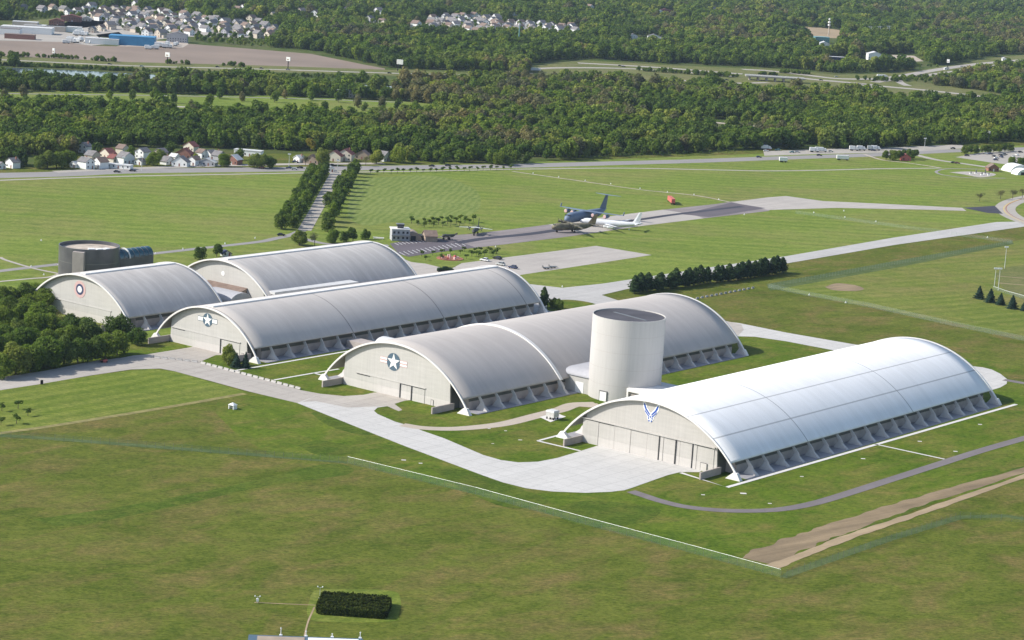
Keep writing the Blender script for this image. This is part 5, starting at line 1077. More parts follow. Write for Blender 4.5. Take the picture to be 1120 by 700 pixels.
# far industrial buildings
IN = [(30, 36, 60, 25, 7, 'white', 'roof_l', 'long white warehouse, leftmost group above the ploughed field'), (4, 37, 40, 22, 7, 'white', 'roof_g', 'white works building at the left edge above the field'), (28, 32, 30, 14, 9, 'beige_s', 'roof_l', 'beige hall behind the long white warehouse'), (50, 33.5, 50, 18, 6, 'beige_s', 'roof_l', 'pale flat hall right of the beige hall'),
(22, 42.5, 34, 12, 5, 'brick', 'roof_b', 'low brick building on the field edge at the left'), (70, 34.5, 42, 14, 6, 'white', 'roof_l', 'white flat shed above the parked vans'), (112, 48, 38, 14, 6, 'white', 'roof_l', 'white roofed store left of the blue warehouse'), (145, 49, 52, 24, 10, 'blue_w', 'blue_w', 'bright blue warehouse above the ploughed field'),
(194, 46, 24, 16, 9, 'grey_s', 'roof_g', 'grey gabled barn right of the blue warehouse'), (62, 28, 18, 12, 6, 'brick', 'roof_r', 'brick church building with red roof on the green'), (78, 23.5, 26, 12, 6, 'brick', 'roof_r', 'long brick hall with red roof behind the church'), (95, 23, 11, 8, 4, 'cream', 'roof_l', 'small cream pavilion on the green'),
(898, 47, 22, 16, 9, 'teal_w', 'teal_w', 'teal roofed hall below the tall mast'), (901, 51, 14, 10, 5, 'white', 'roof_l', 'low white store in front of the teal hall'), (911, 52.5, 7, 6, 3, 'white', 'roof_l', 'tiny white hut right of the teal hall'), (914, 65.5, 24, 10, 4, 'navy', 'roof_l', 'dark low hall above the motorway'), (956, 66, 20, 16, 9, 'white', 'roof_l', 'white and cream block beside a dark roofed wing'), (968, 66.5, 22, 12, 5, 'grey_s', 'roof_g', 'dark roofed wing right of the white block'),
(948, 54, 14, 8, 4, 'white', 'roof_l', 'long white trailer-like store above the white block'), (553, 16.5, 38, 12, 5, 'white', 'roof_l', 'long white shed far behind the distant estate'), (610, 10, 22, 12, 7, 'white', 'roof_g', 'white farmhouse far off near the horizon'), (727, 15, 24, 14, 6, 'brick', 'roof_r', 'red roofed farm building in the far wood'), (722, 15.5, 12, 8, 5, 'white', 'roof_l', 'white wing beside the red roofed farm'), (600, 9.5, 10, 8, 5, 'white', 'roof_g', 'small white house left of the far farmhouse'),
(380, 106, 22, 12, 6, 'grey_s', 'roof_l', 'grey pavilion at the edge of the park meadow'), (485, 12, 22, 8, 5, 'white', 'roof_l', 'pale school building above the distant estate'), (500, 11.5, 16, 8, 5, 'beige_s', 'roof_l', 'beige building right of the pale school'), (692, 43.5, 14, 9, 6, 'white', 'roof_g', 'white house in the wood, left of two'), (715, 44, 18, 9, 6, 'white', 'roof_g', 'white wide house in the wood, middle'), (723.5, 46.5, 7, 9, 6, 'white', 'roof_g', 'narrow white house in the wood, right'),
(505 + 130, 24, 8, 8, 5, 'white', 'roof_g', 'white house at the right fringe of the distant estate'), (1098, 66.5, 6, 6, 3.5, 'white', 'roof_l', 'small white block by the far motorway'), (1035, 76.5, 6, 4, 2.5, 'white', 'roof_l', 'white hut beside the far motorway')]
for u, v, w, d, h, wa, ro_, lb in IN: house(u, v, w, d, h, R_(4), wa, ro_, lb, 'building', flat=(w > 21 and wa != 'grey_s' and ro_ != 'roof_r'), name='industrial_building' if w > 20 else 'small_building', rh=min(3.0, w * .2), detail=w < 30)
# parked white vans by the blue warehouse
vr = random.Random(5)
for i in range(34):
    u, v = (vr.uniform(72, 112), vr.uniform(44.5, 48.5)) if i < 12 else (vr.uniform(160, 203), vr.uniform(48.5, 54)) if i < 26 else (vr.uniform(78, 96), vr.uniform(36.5, 39.5))
    if i == 0: v0_ = semi(u, v, 'white van parked in the yard above the ploughed field', vr.uniform(0, 3), L=8); v0_['group'] = 'vans and trailers in the yard above the ploughed field'
    else: dup(v0_, G(u, v), vr.choice((.1, 1.5, 3.0)) + vr.uniform(-.2, .2), vr.uniform(.9, 1.5), group='vans and trailers in the yard above the ploughed field')
# motorway traffic
for i, (u, v, c) in enumerate(((120, 70.8, 'black'), (155, 73, 'silver'), (238, 73.8, 'black'), (286, 75.4, 'black'), (315, 76.7, 'dark blue'), (678, 72.5, 'black'), (682, 73.3, 'dark blue'), (758, 88.5, 'black'), (795, 88, 'black'), (868, 79, 'black'), (898, 88, 'black'), (927, 92, 'silver'), (1036, 74.5, 'black'), (1052, 73.3, 'silver'), (1066, 74, 'dark red'), (1050, 78, 'white'), (1008, 82.3, 'dark blue'), (915, 84.5, 'silver'), (420 + 6, 80.5, 'black'), (460, 81, 'dark blue'))):
    car(u, v, c, .1, '%s car far off on the %s' % (c, 'levee road above the river' if u < 500 else 'motorway beyond the wood'), grp='far traffic')
# billboards and masts
def billboard(u, v, w, h, leg, label, c='white', pole=1):
    w *= .72; h *= .75; leg *= .85
    r = thing('billboard', label, 'billboard', G(u, v), R_(-28))
    bm = bmesh.new(); box(bm, -w / 2, w / 2, -.4, .4, leg, leg + h); mesh_obj('board', bm, M[c], r)
    if c == 'white': bm = bmesh.new(); box(bm, -w * .3, w * .2, -.46, -.41, leg + h * .2, leg + h * .5); mesh_obj('poster_block', bm, M['tan'], r)
    bm = bmesh.new()
    for x in ([0] if pole == 1 else [-w * .3, w * .3]): tube(bm, (x, 0, 0), (x, 0, leg), .5)
    mesh_obj('support', bm, M['black'], r)
billboard(58.5, 63.5, 4, 7, 6, 'narrow white billboard above the levee road, leftmost'); billboard(183, 70, 8, 6, 9, 'white billboard on a tall pole over the ploughed field'); billboard(315, 74.5, 7, 5.5, 9, 'white billboard right of the middle of the ploughed field'); billboard(437, 78, 11, 7, 9, 'grey billboard at the right tip of the ploughed field', 'galv', 2)
billboard(956, 158, 14, 9, 6, 'white and tan billboard in front of the wood at the upper right'); billboard(1077, 156, 12, 9, 5, 'blank pale blue billboard by the wood at the far right', 'galv', 2)
billboard(1036.5, 74, 5, 6, 8, 'small white sign beside the far motorway')
tm = thing('radio_mast', 'tall white banded mast above the teal roofed hall', 'mast', G(906, 39))
bm = bmesh.new(); tube(bm, (0, 0, 0), (0, 0, 27), 1.0, .6); mesh_obj('shaft', bm, M['beige_s'], tm)
for z, r0 in ((16, 2.2), (20.5, 2.2), (25.5, 1.6)): bm = bmesh.new(); tube(bm, (0, 0, z), (0, 0, z + 2.4), r0, n=12); mesh_obj('antenna_ring', bm, M['white'], tm)
tm = thing('radio_mast', 'slim pale mast standing in the wood below the distant estate', 'mast', G(567, 51)); bm = bmesh.new(); tube(bm, (0, 0, 0), (0, 0, 30), 1.0, .5); mesh_obj('shaft', bm, M['teal_w'], tm)
bm = bmesh.new(); tube(bm, (0, 0, 28), (0, 0, 31), 1.6, n=10); mesh_obj('antenna_ring', bm, M['galv'], tm)
for i, (u, v) in enumerate(((951, 42.5), (961, 42), (971, 41.5))):
    tm = thing('lattice_pylon', 'grey power pylon in the clearing right of the tall mast', 'pylon', G(u, v), 0, 'pylons right of the tall mast')
    bm = bmesh.new()
    for x in (-2.5, 2.5): tube(bm, (x, 0, 0), (x * .4, 0, 20), .4, n=5)
    for z in (5, 10, 15, 19): tube(bm, (-4, 0, z), (4, 0, z), .3, n=5)
    mesh_obj('lattice', bm, M['galv'], tm)
# distant estates
er_ = random.Random(11); EST = []
def inpoly(u, v, P):
    c = False; j = len(P) - 1
    for i in range(len(P)):
        if (P[i][1] > v) != (P[j][1] > v) and u < (P[j][0] - P[i][0]) * (v - P[i][1]) / (P[j][1] - P[i][1]) + P[i][0]: c = not c
        j = i
    return c
PROT = []
for wa, ro_ in (('white', 'roof_g'), ('cream', 'roof_b'), ('white', 'roof_b'), ('beige_s', 'roof_g'), ('grey_s', 'roof_g')):
    h_ = house(0, 0, 8.5, 10.5, 5.2, 0, wa, ro_, 'x', name='estate_house', rh=3.2, pos=Vector((0, 0, 0)))
    bm = bmesh.new(); box(bm, -2.6, 2.6, -6.62, -6.57, 0, 2.3) if False else box(bm, 4.35, 8.2, -4.0, 2.0, 0, 2.7); mesh_obj('garage', bm, M[wa], h_)
    PROT.append([h_, wa, ro_, False])
NAMES = {'white': 'white', 'cream': 'cream', 'beige_s': 'beige', 'grey_s': 'grey', 'roof_g': 'grey', 'roof_b': 'brown'}
def put_house(u, v, where, grp, sc=1.0):
    p = G(u, v)
    for q in EST:
        if abs(q.x - p.x) < 14 and abs(q.y - p.y) < 24: return
    EST.append(p); pr = er_.choices(PROT, weights=(5, 3, 3, 2, 1))[0]
    lb = '%s gabled house with %s roof in the %s' % (NAMES[pr[1]], NAMES[pr[2]], where)
    rz = er_.choice((-.6, -.75, -.45, .95, .8, -.2)) + er_.uniform(-.15, .15)
    if not pr[3]: pr[0].location = p; pr[0].rotation_euler = (0, 0, rz); pr[0]['label'] = lb; pr[0]['group'] = grp; pr[3] = True
    else: dup(pr[0], p, rz, sc * er_.uniform(.9, 1.2), lb, grp)
E1 = [(98, 22), (108, 11), (150, 13), (205, 18), (262, 27), (300, 33), (300, 42), (268, 42), (238, 38), (215, 33), (205, 40), (190, 42), (160, 40), (140, 34), (120, 26)]
E2 = [(470, 20), (520, 18.5), (545, 22), (552, 26), (625, 30), (630, 36), (560, 34), (520, 37), (495, 31), (470, 33)]
for P_, where, grp, cnt in ((E1, 'large estate above the ploughed field', 'houses of the large estate', 2600), (E2, 'distant estate at upper centre', 'houses of the distant estate', 1800)):
    us = [a for a, b in P_]; vs2 = [b for a, b in P_]
    for k in range(cnt):
        u, v = er_.uniform(min(us), max(us)), er_.uniform(min(vs2), max(vs2))
        if inpoly(u, v, P_): put_house(u, v, where, grp)
for k in range(9): put_house(101 + k * 4.8, 35.5 - k * .9, 'short row below the large estate', 'houses of the row on the green')
for u, v in ((46, 14), (58, 12), (70, 14), (75, 17), (84, 14.5), (27, 12), (100, 10), (93, 13), (150, 8), (205, 15), (236, 11.5), (260, 13.5), (268, 12), (275, 24), (283, 26), (286, 37), (291, 35), (297, 38), (300, 19), (330, 15), (345, 18), (350, 21), (380, 13), (414, 15), (422, 17), (404, 24), (418, 26), (421, 28), (455, 30), (465, 31), (276, 1.5), (344, 2), (636, 21.5), (645, 10.5), (780, 12), (1014, 20), (1117, 15.5)):
    put_house(u, v, 'wood around the estates, standing on its own', 'scattered houses in the far wood')
EXH = list(EST)

# ------------------------------------------------------------------ trees
def crown(seed, rx, rz_, z0, n, s, mat_, lobes=9, conic=False, gap=0.0, name='crown'):
    r = random.Random(seed); bm = bmesh.new()
    if conic:
        for i in range(n):
            t = r.random() ** .75; z = z0 + (1 - t) * rz_ * 2; lay = .82 + .18 * math.sin(t * 34 + r.uniform(-.5, .5))
            prof_ = (t ** .85) if mat_ == 'conifer_b' else ((t / .7) ** .6 if t < .7 else 1 - (t - .7) * 1.1)
            rad = rx * prof_ * lay * (r.uniform(.55, 1.05)); a = r.uniform(0, 6.283)
            rad *= 1 + .18 * math.sin(a * 3 + seed + t * 9)
            p = Vector((rad * math.cos(a), rad * math.sin(a), z)); nn = Vector((math.cos(a) + r.gauss(0, .4), math.sin(a) + r.gauss(0, .4), .9 + r.gauss(0, .4))).normalized()
            leafquad(bm, p, nn, s * r.uniform(.7, 1.2), r)
        return bm
    L = []
    for i in range(lobes):
        a = r.uniform(0, 6.283); q = r.uniform(.25, .72) * rx if i else 0; zz = z0 + rz_ * (1 + r.uniform(-.62, .45)) if i else z0 + rz_ * 1.15
        L.append((Vector((q * math.cos(a), q * math.sin(a), zz)), rx * r.uniform(.42, .62), rz_ * r.uniform(.42, .62)))
    for i in range(n):
        c, ra, rb = r.choice(L); d = Vector((r.gauss(0, 1), r.gauss(0, 1), r.gauss(.25, 1))).normalized()
        k = r.uniform(.72, 1.04) if r.random() > .2 else r.uniform(.3, .9)
        if gap and noise.noise(Vector((d.x * 2 + seed, d.y * 2, d.z * 2))) > gap: continue
        p = c + Vector((d.x * ra, d.y * ra, d.z * rb)) * k
        nn = (d + Vector((r.gauss(0, .45), r.gauss(0, .45), r.gauss(.1, .45)))).normalized()
        leafquad(bm, p, nn, s * r.uniform(.65, 1.25), r)
    return bm
def trunk(h, rad, limbs, seed, spread):
    r = random.Random(seed); bm = bmesh.new(); b0 = .42
    tube(bm, (0, 0, 0), (0, 0, h * b0), rad, rad * .72, 8)
    for i in range(limbs):
        a = 6.283 * i / limbs + r.uniform(-.4, .4); q = spread * r.uniform(.4, .75)
        m_ = Vector((q * .5 * math.cos(a), q * .5 * math.sin(a), h * .62)); tube(bm, (0, 0, h * b0 * .93), m_, rad * .5, rad * .3, 6); tube(bm, m_, (q * math.cos(a + .2), q * math.sin(a + .2), h * r.uniform(.75, .88)), rad * .3, rad * .08, 5)
    return bm
def tree_proto(name, seed, h, rx, mat_, n, s, lobes=9, conic=False, low=.22, gap=0.0, limbs=4):
    t = thing(name, 'tree', 'tree', (0, 0, -500))
    rz_ = h * (1 - low) / 2
    bm = crown(seed, rx, rz_, h * low, n, s, mat_, lobes, conic, gap); mesh_obj('crown', bm, M[mat_], t, recalc=False)
    if conic: bm = bmesh.new(); tube(bm, (0, 0, 0), (0, 0, h * .85), .035 * h * .7, .05, 7)
    else: bm = trunk(h, .028 * h, limbs, seed, rx)
    mesh_obj('trunk', bm, M['bark'], t)
    return t
PT = {}
for k in range(4):
    PT['oak', k] = tree_proto('broadleaf_tree', 20 + k, 10, 4.6, ('leafO', 'leafO', 'leafP', 'leafC')[k], 6000, .62, 14, low=.04)
    PT['round', k] = tree_proto('avenue_tree', 40 + k, 10, 4.1, ('leafA', 'leafP', 'leafB', 'leafA')[k], 2200, .8, 9, low=.05)
for k in range(5):
    PT['wood', k] = tree_proto('woodland_tree', 60 + k, 12, 5.0, ('leafA', 'leafB', 'leafC', 'leafA', 'leafD')[k], 820, 1.4, 10, low=.0)
for k in range(2):
    PT['pine', k] = tree_proto('conifer', 70 + k, 10, 3.8, 'conifer', 1100, 1.1, conic=True, low=.12)
    PT['bud', k] = tree_proto('budding_tree', 80 + k, 7, 3.0, 'leafD', 420, .45, 7, low=.3, limbs=6)
    PT['sap', k] = tree_proto('sapling', 90 + k, 3.6, 1.25, 'leafB', 160, .5, 4, low=.3, limbs=2)
PT['spruce', 0] = tree_proto('blue_spruce', 77, 10, 3.6, 'conifer_b', 1800, .8, conic=True, low=.04)
PT['gold', 0] = tree_proto('golden_tree', 99, 12, 4.6, 'yellowtree', 600, 1.2, 9, low=.1)
PT['bare', 0] = tree_proto('bare_tree', 101, 9, 4, 'leafD', 260, .4, 8, low=.3, limbs=8)
USED = {}
tr_ = random.Random(21)
def tree(kind, k, u, v, h, label, group=None, pos=None, wide=1.0):
    p = pos if pos is not None else G(u, v); key = (kind, k); base = {'oak': 10, 'round': 10, 'wood': 12, 'pine': 10, 'bud': 7, 'sap': 3.6, 'spruce': 10, 'gold': 12, 'bare': 9}[kind]
    s = h / base; rz = tr_.uniform(0, 6.28)
    if key not in USED:
        USED[key] = 1; o = PT[key]; o.location = p; o.rotation_euler = (0, 0, rz); o['label'] = label
        if group: o['group'] = group
        o.scale = (s * wide, s * wide, s); return o
    o = dup(PT[key], p, rz, s * wide, label, group, zs=s)
    if not group and 'group' in o: del o['group']
    return o
# grove at the left
front = [(2, 413), (17, 409), (33, 406.5), (40, 404), (55, 401.5), (70, 399), (85, 397), (100, 394.5), (115, 391.5), (128, 388)]
mid = [(10, 394), (30, 388), (52, 384), (76, 380), (97, 377), (-8, 400)]
back = [(4, 379), (20, 374), (38, 370), (55, 366), (74, 372), (92, 371), (-8, 384)]
for row, lab in ((front, 'leafy tree on the road side of the grove at the left'), (mid, 'leafy tree in the middle of the grove at the left'), (back, 'leafy tree on the hangar side of the grove at the left')):
    for i, (u, v) in enumerate(row): tree('oak', tr_.randrange(4) if i % 3 else 0, u, v, tr_.uniform(11, 14), lab, 'trees of the left grove', wide=tr_.uniform(.85, 1.1))
for u, v in ((-4, 346), (8, 341), (22, 337), (37, 334), (48, 340), (2, 360), (28, 352), (44, 356)): tree('oak', (0, 2)[v % 2], u, v, 12.5, 'tall tree at the back of the grove beside the short hangar', 'trees at the back of the left grove', wide=1.1)
tree('oak', 2, 14, 352, 12, 'dark leafy tree beside the left foot of the short hangar, left of its neighbour', wide=1.1); tree('oak', 2, 36, 348, 11.5, 'dark leafy tree directly in front of the left foot of the short hangar', wide=1.1)
tree('oak', 2, 130, 370.5, 11.5, 'large dark tree in front of the right corner of the short hangar', wide=1.1)
tree('oak', 0, 150, 377.5, 9, 'bright green tree alone between the grove and the star roundel hangar')
tree('bare', 0, 108, 372, 9, 'bare twiggy tree before the pale wall of the short hangar')
for u, v in ((62, 352), (74, 357), (85, 361)): tree('bud', tr_.randrange(2), u, v, 6.5, 'brownish budding tree against the wall of the short hangar', 'budding trees by the short hangar')
tree('oak', 3, 249.5, 399, 9.3, 'light green tree by the right corner of the plain star hangar', wide=.78)
tree('spruce', 0, 258.5, 402.5, 6.5, 'dark spruce beside the light green tree, left of two', wide=1.15); tree('spruce', 0, 268.5, 402.8, 7.0, 'blue green spruce, right of two by the hangar foot', wide=.85)
tree('pine', 0, 594.5, 336.5, 10.5, 'tall slim dark tree behind the rear corner of the plain star hangar', wide=.8); tree('oak', 2, 604, 337, 5.6, 'low dark shrub-like tree between the slim tree and a small one'); tree('oak', 2, 610.5, 340.5, 6.6, 'small dark tree right of the slim tall one', wide=.75)
tree('round', 1, 218.5, 284, 8, 'left of two round dark trees behind the farthest hangar'); tree('round', 2, 237, 281, 8.4, 'right of two round dark trees behind the farthest hangar')
tree('oak', 3, 327.5, 268.5, 9.5, 'wide light green tree at the foot of the avenue', wide=1.15); tree('bud', 0, 344, 269, 8, 'thin budding tree right of the wide light green one')
tree('oak', 1, 364, 266, 8.5, 'green tree above the farthest hangar roof, left of three'); tree('round', 1, 376, 264.5, 7, 'low dark tree above the farthest hangar roof, middle of three'); tree('round', 2, 386, 264, 9, 'dark round tree above the farthest hangar roof, right of three'); tree('round', 0, 399.5, 262, 6.5, 'small round tree alone between the avenue and the control tower')
# avenue
def row(a, b, n, kind, h, lab, grp, jit=.25, ks=(1, 2, 0, 3), wide=1.0):
    A, B = G(*a), G(*b)
    for i in range(n):
        p = A.lerp(B, i / (n - 1)) + Vector((tr_.uniform(-jit, jit), tr_.uniform(-jit, jit) * 2, 0)); tree(kind, ks[i % len(ks)], 0, 0, h * tr_.uniform(.9, 1.1), lab, grp, p, wide)
row((308, 250.5), (343, 191), 18, 'round', 9.6, 'dark green tree in the outer left row of the avenue', 'avenue trees, outer left row')
row((320, 249), (354.5, 190.5), 18, 'round', 9.6, 'dark green tree in the inner left row of the avenue', 'avenue trees, inner left row')
row((357.5, 253), (388, 189.5), 15, 'round', 10.2, 'dark green tree in the outer right row of the avenue', 'avenue trees, outer right row', .6)
row((359, 226), (379, 197), 8, 'round', 8.4, 'green tree in the inner right row of the avenue', 'avenue trees, inner right row', .6)
# conifer row
A, B = G(694, 321), G(857, 298.5)
for i in range(24):
    p = A.lerp(B, i / 23) + D2 * tr_.uniform(-1, 1) + X2 * tr_.uniform(-1.5, 1.5); tree('pine', i % 2, 0, 0, tr_.uniform(8.4, 10.6), 'dark conifer in the long row beside the east taxiway', 'conifers beside the east taxiway', p, tr_.uniform(.95, 1.3))
for i, (u, v, h) in enumerate(((1070.8, 327, 7.2), (1083, 330.8, 7.6), (1094.2, 333.6, 6.6), (1107, 337.8, 7.4), (1120, 340, 5.5))):
    tree('spruce', 0, u, v, h, 'blue-green spruce by the ball field, %s' % ('leftmost of five', 'second from the left', 'middle of five', 'second from the right, broad', 'cut by the photo edge')[i], wide=1.3)
for i, (u, v, h) in enumerate(((1071.4, 220.3, 7), (1094, 218, 7.6), (1107.4, 217.2, 7.6), (1118, 216.3, 7.6))): tree('bud', i % 2, u, v, h, 'budding tree by the ring road, %s' % ('smallest and leftmost', 'second from the left', 'third from the left', 'at the photo edge')[i], wide=1.1)
for i, (u, v, h) in enumerate(((969, 175, 9), (976, 175.5, 10), (983, 175, 9.5), (996, 174.5, 10), (1000, 173.5, 9), (990, 172.5, 8))): tree('round', (2, 1)[i % 2], u, v, h, 'dark tree of the clump round the small red shed', 'trees round the red shed')
for i in range(9): tree('round', (1, 2)[i % 2], 1055.5 + i * 6.2, 168.5 - i * .35, 8.2, 'dark tree in the row above the upper right car park', 'trees above the upper right car park')
for i, (u, v) in enumerate(((1106, 182), (1117, 183), (1125, 180))): tree('oak', 1, u, v, 9, 'green tree beside the white arched tents', 'trees by the arched tents')
# saplings
def saps(P, lab, grp, h=3.6):
    for u, v in P: tree('sap', tr_.randrange(2), u, v, h * tr_.uniform(.8, 1.2), lab, grp, wide=1.35)
saps([(2, 449.5), (19.8, 447.2), (30.5, 455), (18, 463.5), (1, 465), (-6, 457)], 'sapling on the striped lawn below the left road', 'saplings on the striped lawn', 3.4)
saps([(450, 244.5), (457, 246.5), (463.5, 244.3), (464, 248.8), (470, 245.8), (473.5, 243), (474, 248), (479.5, 246), (483.5, 242), (484, 248), (489.5, 245), (493, 247.3), (493.5, 241.5), (499, 244.5), (502.5, 247), (503.5, 241.3), (508.5, 243.8), (513, 245.5), (517.5, 243)], 'sapling in the cluster above the small control tower', 'saplings above the control tower', 4.2)
saps([(461, 280.7), (473.2, 279.5), (465.5, 284.5), (483, 278.2), (482.5, 284), (492.3, 277.5), (503.5, 278), (508.2, 275.6), (510, 283.4), (516, 280.5), (519, 276.5), (521.3, 279.6), (523.5, 281.8), (526, 276), (530, 279.7), (535.5, 277.6), (539.2, 280.5), (543, 278)], 'sapling in the cluster between the runway and the ramp', 'saplings by the memorial bed', 3.6)
saps([(405 + k * 7.3 + tr_.uniform(-1, 1), 190.5 - k * .24) for k in range(22)], 'tiny tree in the dotted line along the frontage road', 'small trees along the frontage road', 3.6)
saps([(640 + k * 9.2 + tr_.uniform(-3, 3), 175.3 - k * .45 + tr_.uniform(-.8, .8)) for k in range(20)], 'tiny tree on the verge between highway and wood', 'small trees on the highway verge', 3.8)
# individual trees in front of the wood
ind = [(14, 180, 13, 'oak', 2), (22, 181.5, 14, 'wood', 1), (43, 184.5, 10, 'oak', 3), (52, 184, 13, 'oak', 3), (62, 183.6, 13, 'oak', 0), (72, 182, 12, 'oak', 1), (2, 181, 14, 'wood', 1), (80, 179, 10, 'wood', 0), (106, 170, 11, 'wood', 1), (144, 172, 10, 'wood', 0), (168, 181, 11, 'oak', 0), (176, 178, 10, 'oak', 3), (186, 170, 12, 'wood', 1), (246, 182, 10, 'oak', 1), (278, 183.5, 11, 'oak', 3), (286, 184, 11, 'oak', 3), (295, 183.5, 10, 'oak', 0), (334, 181, 8, 'bud', 0), (353, 180.5, 13, 'oak', 3), (400, 181.5, 8, 'bud', 1), (412, 179, 11, 'oak', 3), (437, 178, 13, 'oak', 1), (450, 178.5, 9, 'wood', 0), (428, 176.5, 9, 'wood', 2), (545, 180.5, 11, 'oak', 1), (556, 180.8, 8, 'oak', 0), (486, 179.5, 10, 'wood', 1), (388, 172, 9, 'wood', 1), (340, 166, 11, 'gold', 0), (215, 178, 7, 'wood', 2), (262, 175, 10, 'wood', 1)]
side = {0: 'left of the village', 1: 'among the village houses', 2: 'around the top of the avenue', 3: 'at the wood front right of the avenue'}
for u, v, h, kd, k in ind:
    z_ = 0 if u < 82 else 1 if u < 265 else 2 if u < 425 else 3
    tree(kd, k, u, v, h, ('golden tree in front of the wood above the avenue' if kd == 'gold' else 'roadside tree ' + side[z_]), None if kd == 'gold' else 'roadside trees ' + side[z_])
# ------------------------------------------------------------------ the wood
WOOD = FRONT + [(1500, -85), (900, -95), (300, -105), (-300, -60)]
EXC = [[(-300, 30), (-80, 38), (0, 42), (100, 44), (150, 44), (205, 45), (280, 51), (345, 56), (400, 69), (425, 75), (560, 79), (560, 92), (425, 93), (280, 89), (140, 84), (0, 71), (-300, 60)],
       [(-200, 63), (0, 72.5), (110, 78), (200, 83), (350, 91), (430, 94.5), (520, 99), (520, 101.5), (430, 99.5), (350, 97), (200, 92), (110, 92), (60, 91), (0, 90), (-200, 80)],
       [(-100, 98), (60, 100.5), (280, 104.5), (440, 111), (485, 115), (470, 127), (440, 131), (280, 131), (130, 126), (120, 121), (60, 117), (-100, 116)],
       [(700, 125), (740, 129), (790, 131), (835, 136), (835, 147), (790, 145), (740, 141), (700, 136)],
       [(577, 71), (600, 67), (640, 64), (740, 70), (860, 74.5), (915, 80), (985, 78), (1080, 62), (1200, 52), (1200, 74), (1080, 82), (1020, 93), (1100, 103), (1200, 118), (1200, 124), (1100, 115), (1000, 112), (930, 107), (840, 103), (740, 98), (680, 91), (577, 90)],
       [(-100, 24), (20, 22), (60, 20), (98, 22), (112, 12), (150, 15), (205, 21), (262, 30), (302, 35), (302, 44), (268, 44), (238, 41), (215, 38), (210, 48), (150, 50), (100, 50), (-100, 44)],
       E2, [(545, 22), (560, 20.5), (612, 21.5), (620, 25), (560, 27)], [(850, 28.5), (895, 30), (922, 33), (922, 44), (910, 54), (885, 54), (850, 50), (890, 46), (850, 32)], [(1055, 15.5), (1130, 18), (1130, 23), (1060, 21)], [(945, 60), (1000, 58), (1014, 70), (1010, 74), (945, 76)], [(888, 44), (916, 44), (918, 60), (888, 58)], [(903, 62), (930, 62), (930, 74), (903, 74)], [(686, 40), (732, 40), (732, 53), (686, 52)], [(716, 12), (740, 12), (740, 22), (716, 22)], [(1088, 60), (1130, 58), (1130, 72), (1088, 72)],
       [(82, 160), (260, 162), (400, 169), (425, 176), (470, 179), (82, 190)], [(-20, 172), (82, 170), (82, 190), (-20, 190)], [(934, 64), (950, 64), (950, 78), (940, 78)]]
BROWNISH = [[(990, 90), (1060, 80), (1200, 76), (1200, 104), (1100, 104), (1010, 96)], [(430, 90), (600, 90), (600, 130), (430, 125)], [(600, 95), (700, 98), (700, 130), (640, 130)], [(700, 40), (800, 30), (900, 55), (800, 62)], [(1000, 28), (1120, 28), (1120, 60), (1000, 50)]]
bboxes = [(min(a for a, b in P), max(a for a, b in P), min(b for a, b in P), max(b for a, b in P)) for P in EXC]
def excluded(u, v):
    for P, (a, b, c, d) in zip(EXC, bboxes):
        if a <= u <= b and c <= v <= d and inpoly(u, v, P): return True
    return False
wr = random.Random(77); pts = []
y = 1600.0
while y < 6400:
    st = 9.0 + (y - 1600) * .0021
    half = y * .235 + 60; x = -half
    while x < half:
        px_, py_ = x + wr.uniform(-.5, .5) * st, y + wr.uniform(-.5, .5) * st
        u, v = PX((px_, py_, 0))
        if -70 < u < 1190 and v > -30 and noise.noise(Vector((px_ / 38, py_ / 60, 12))) > -.42 and inpoly(u, v, WOOD) and not excluded(u, v): pts.append((px_, py_, u, v, st))
        x += st
    y += st
HSET = {}
for q in EXH: HSET.setdefault((int(q.x // 20), int(q.y // 20)), []).append(q)
def near_house(x, y):
    for i in (-1, 0, 1):
        for j in (-1, 0, 1):
            for q in HSET.get((int(x // 20) + i, int(y // 20) + j), ()):
                if abs(q.x - x) < 10 and -22 < y - q.y < 9: return True
    return False
LOWX = {}
for q in EXH: LOWX.setdefault(int(q.x // 24), []).append(q)
def shade_low(x, y):
    for i in (-1, 0, 1):
        for q in LOWX.get(int(x // 24) + i, ()):
            if abs(q.x - x) < 14 and -170 < y - q.y < 9: return .42
    return 1.0
pts = [p for p in pts if not near_house(p[0], p[1])]
pts.sort(key=lambda p: p[1])
print('wood points', len(pts))
def cluster(x, y, sc=90.0): return noise.noise(Vector((x / sc, y / sc, 3.3))) + .5 * noise.noise(Vector((x / 30, y / 30, 8)))
def kind_at(x, y, u, v, r):
    c = cluster(x, y) + r.uniform(-.28, .28)
    if any(inpoly(u, v, P) for P in BROWNISH): c += .35
    return 4 if c > .55 else 2 if c > .26 else 0 if c > -.05 else 3 if c > -.3 else 1
NIND = 130
for (x, yy, u, v, st) in pts[:NIND]:
    tree('wood', kind_at(x, yy, u, v, wr), 0, 0, wr.uniform(10.5, 15), 'tree at the front edge of the wood behind the highway', 'trees along the front of the wood', Vector((x, yy, 0)))
# scattered trees of the park meadow, each its own object
for (u, v) in [(92, 121), (60, 119), (120, 108), (145, 109), (170, 108), (190, 113), (208, 121), (228, 116), (240, 108), (265, 111), (300, 112), (312, 108), (340, 110), (392, 118), (399, 121.5), (417, 119), (435, 119), (455, 121), (418, 125), (370, 112), (280, 126), (330, 127), (25, 108), (5, 110), (355, 122)]:
    tree('wood', wr.choice((0, 1, 3, 4)), u, v, wr.uniform(9, 13), 'single tree standing in the park meadow inside the wood', 'trees of the park meadow', wide=.85)
pts = pts[NIND:]
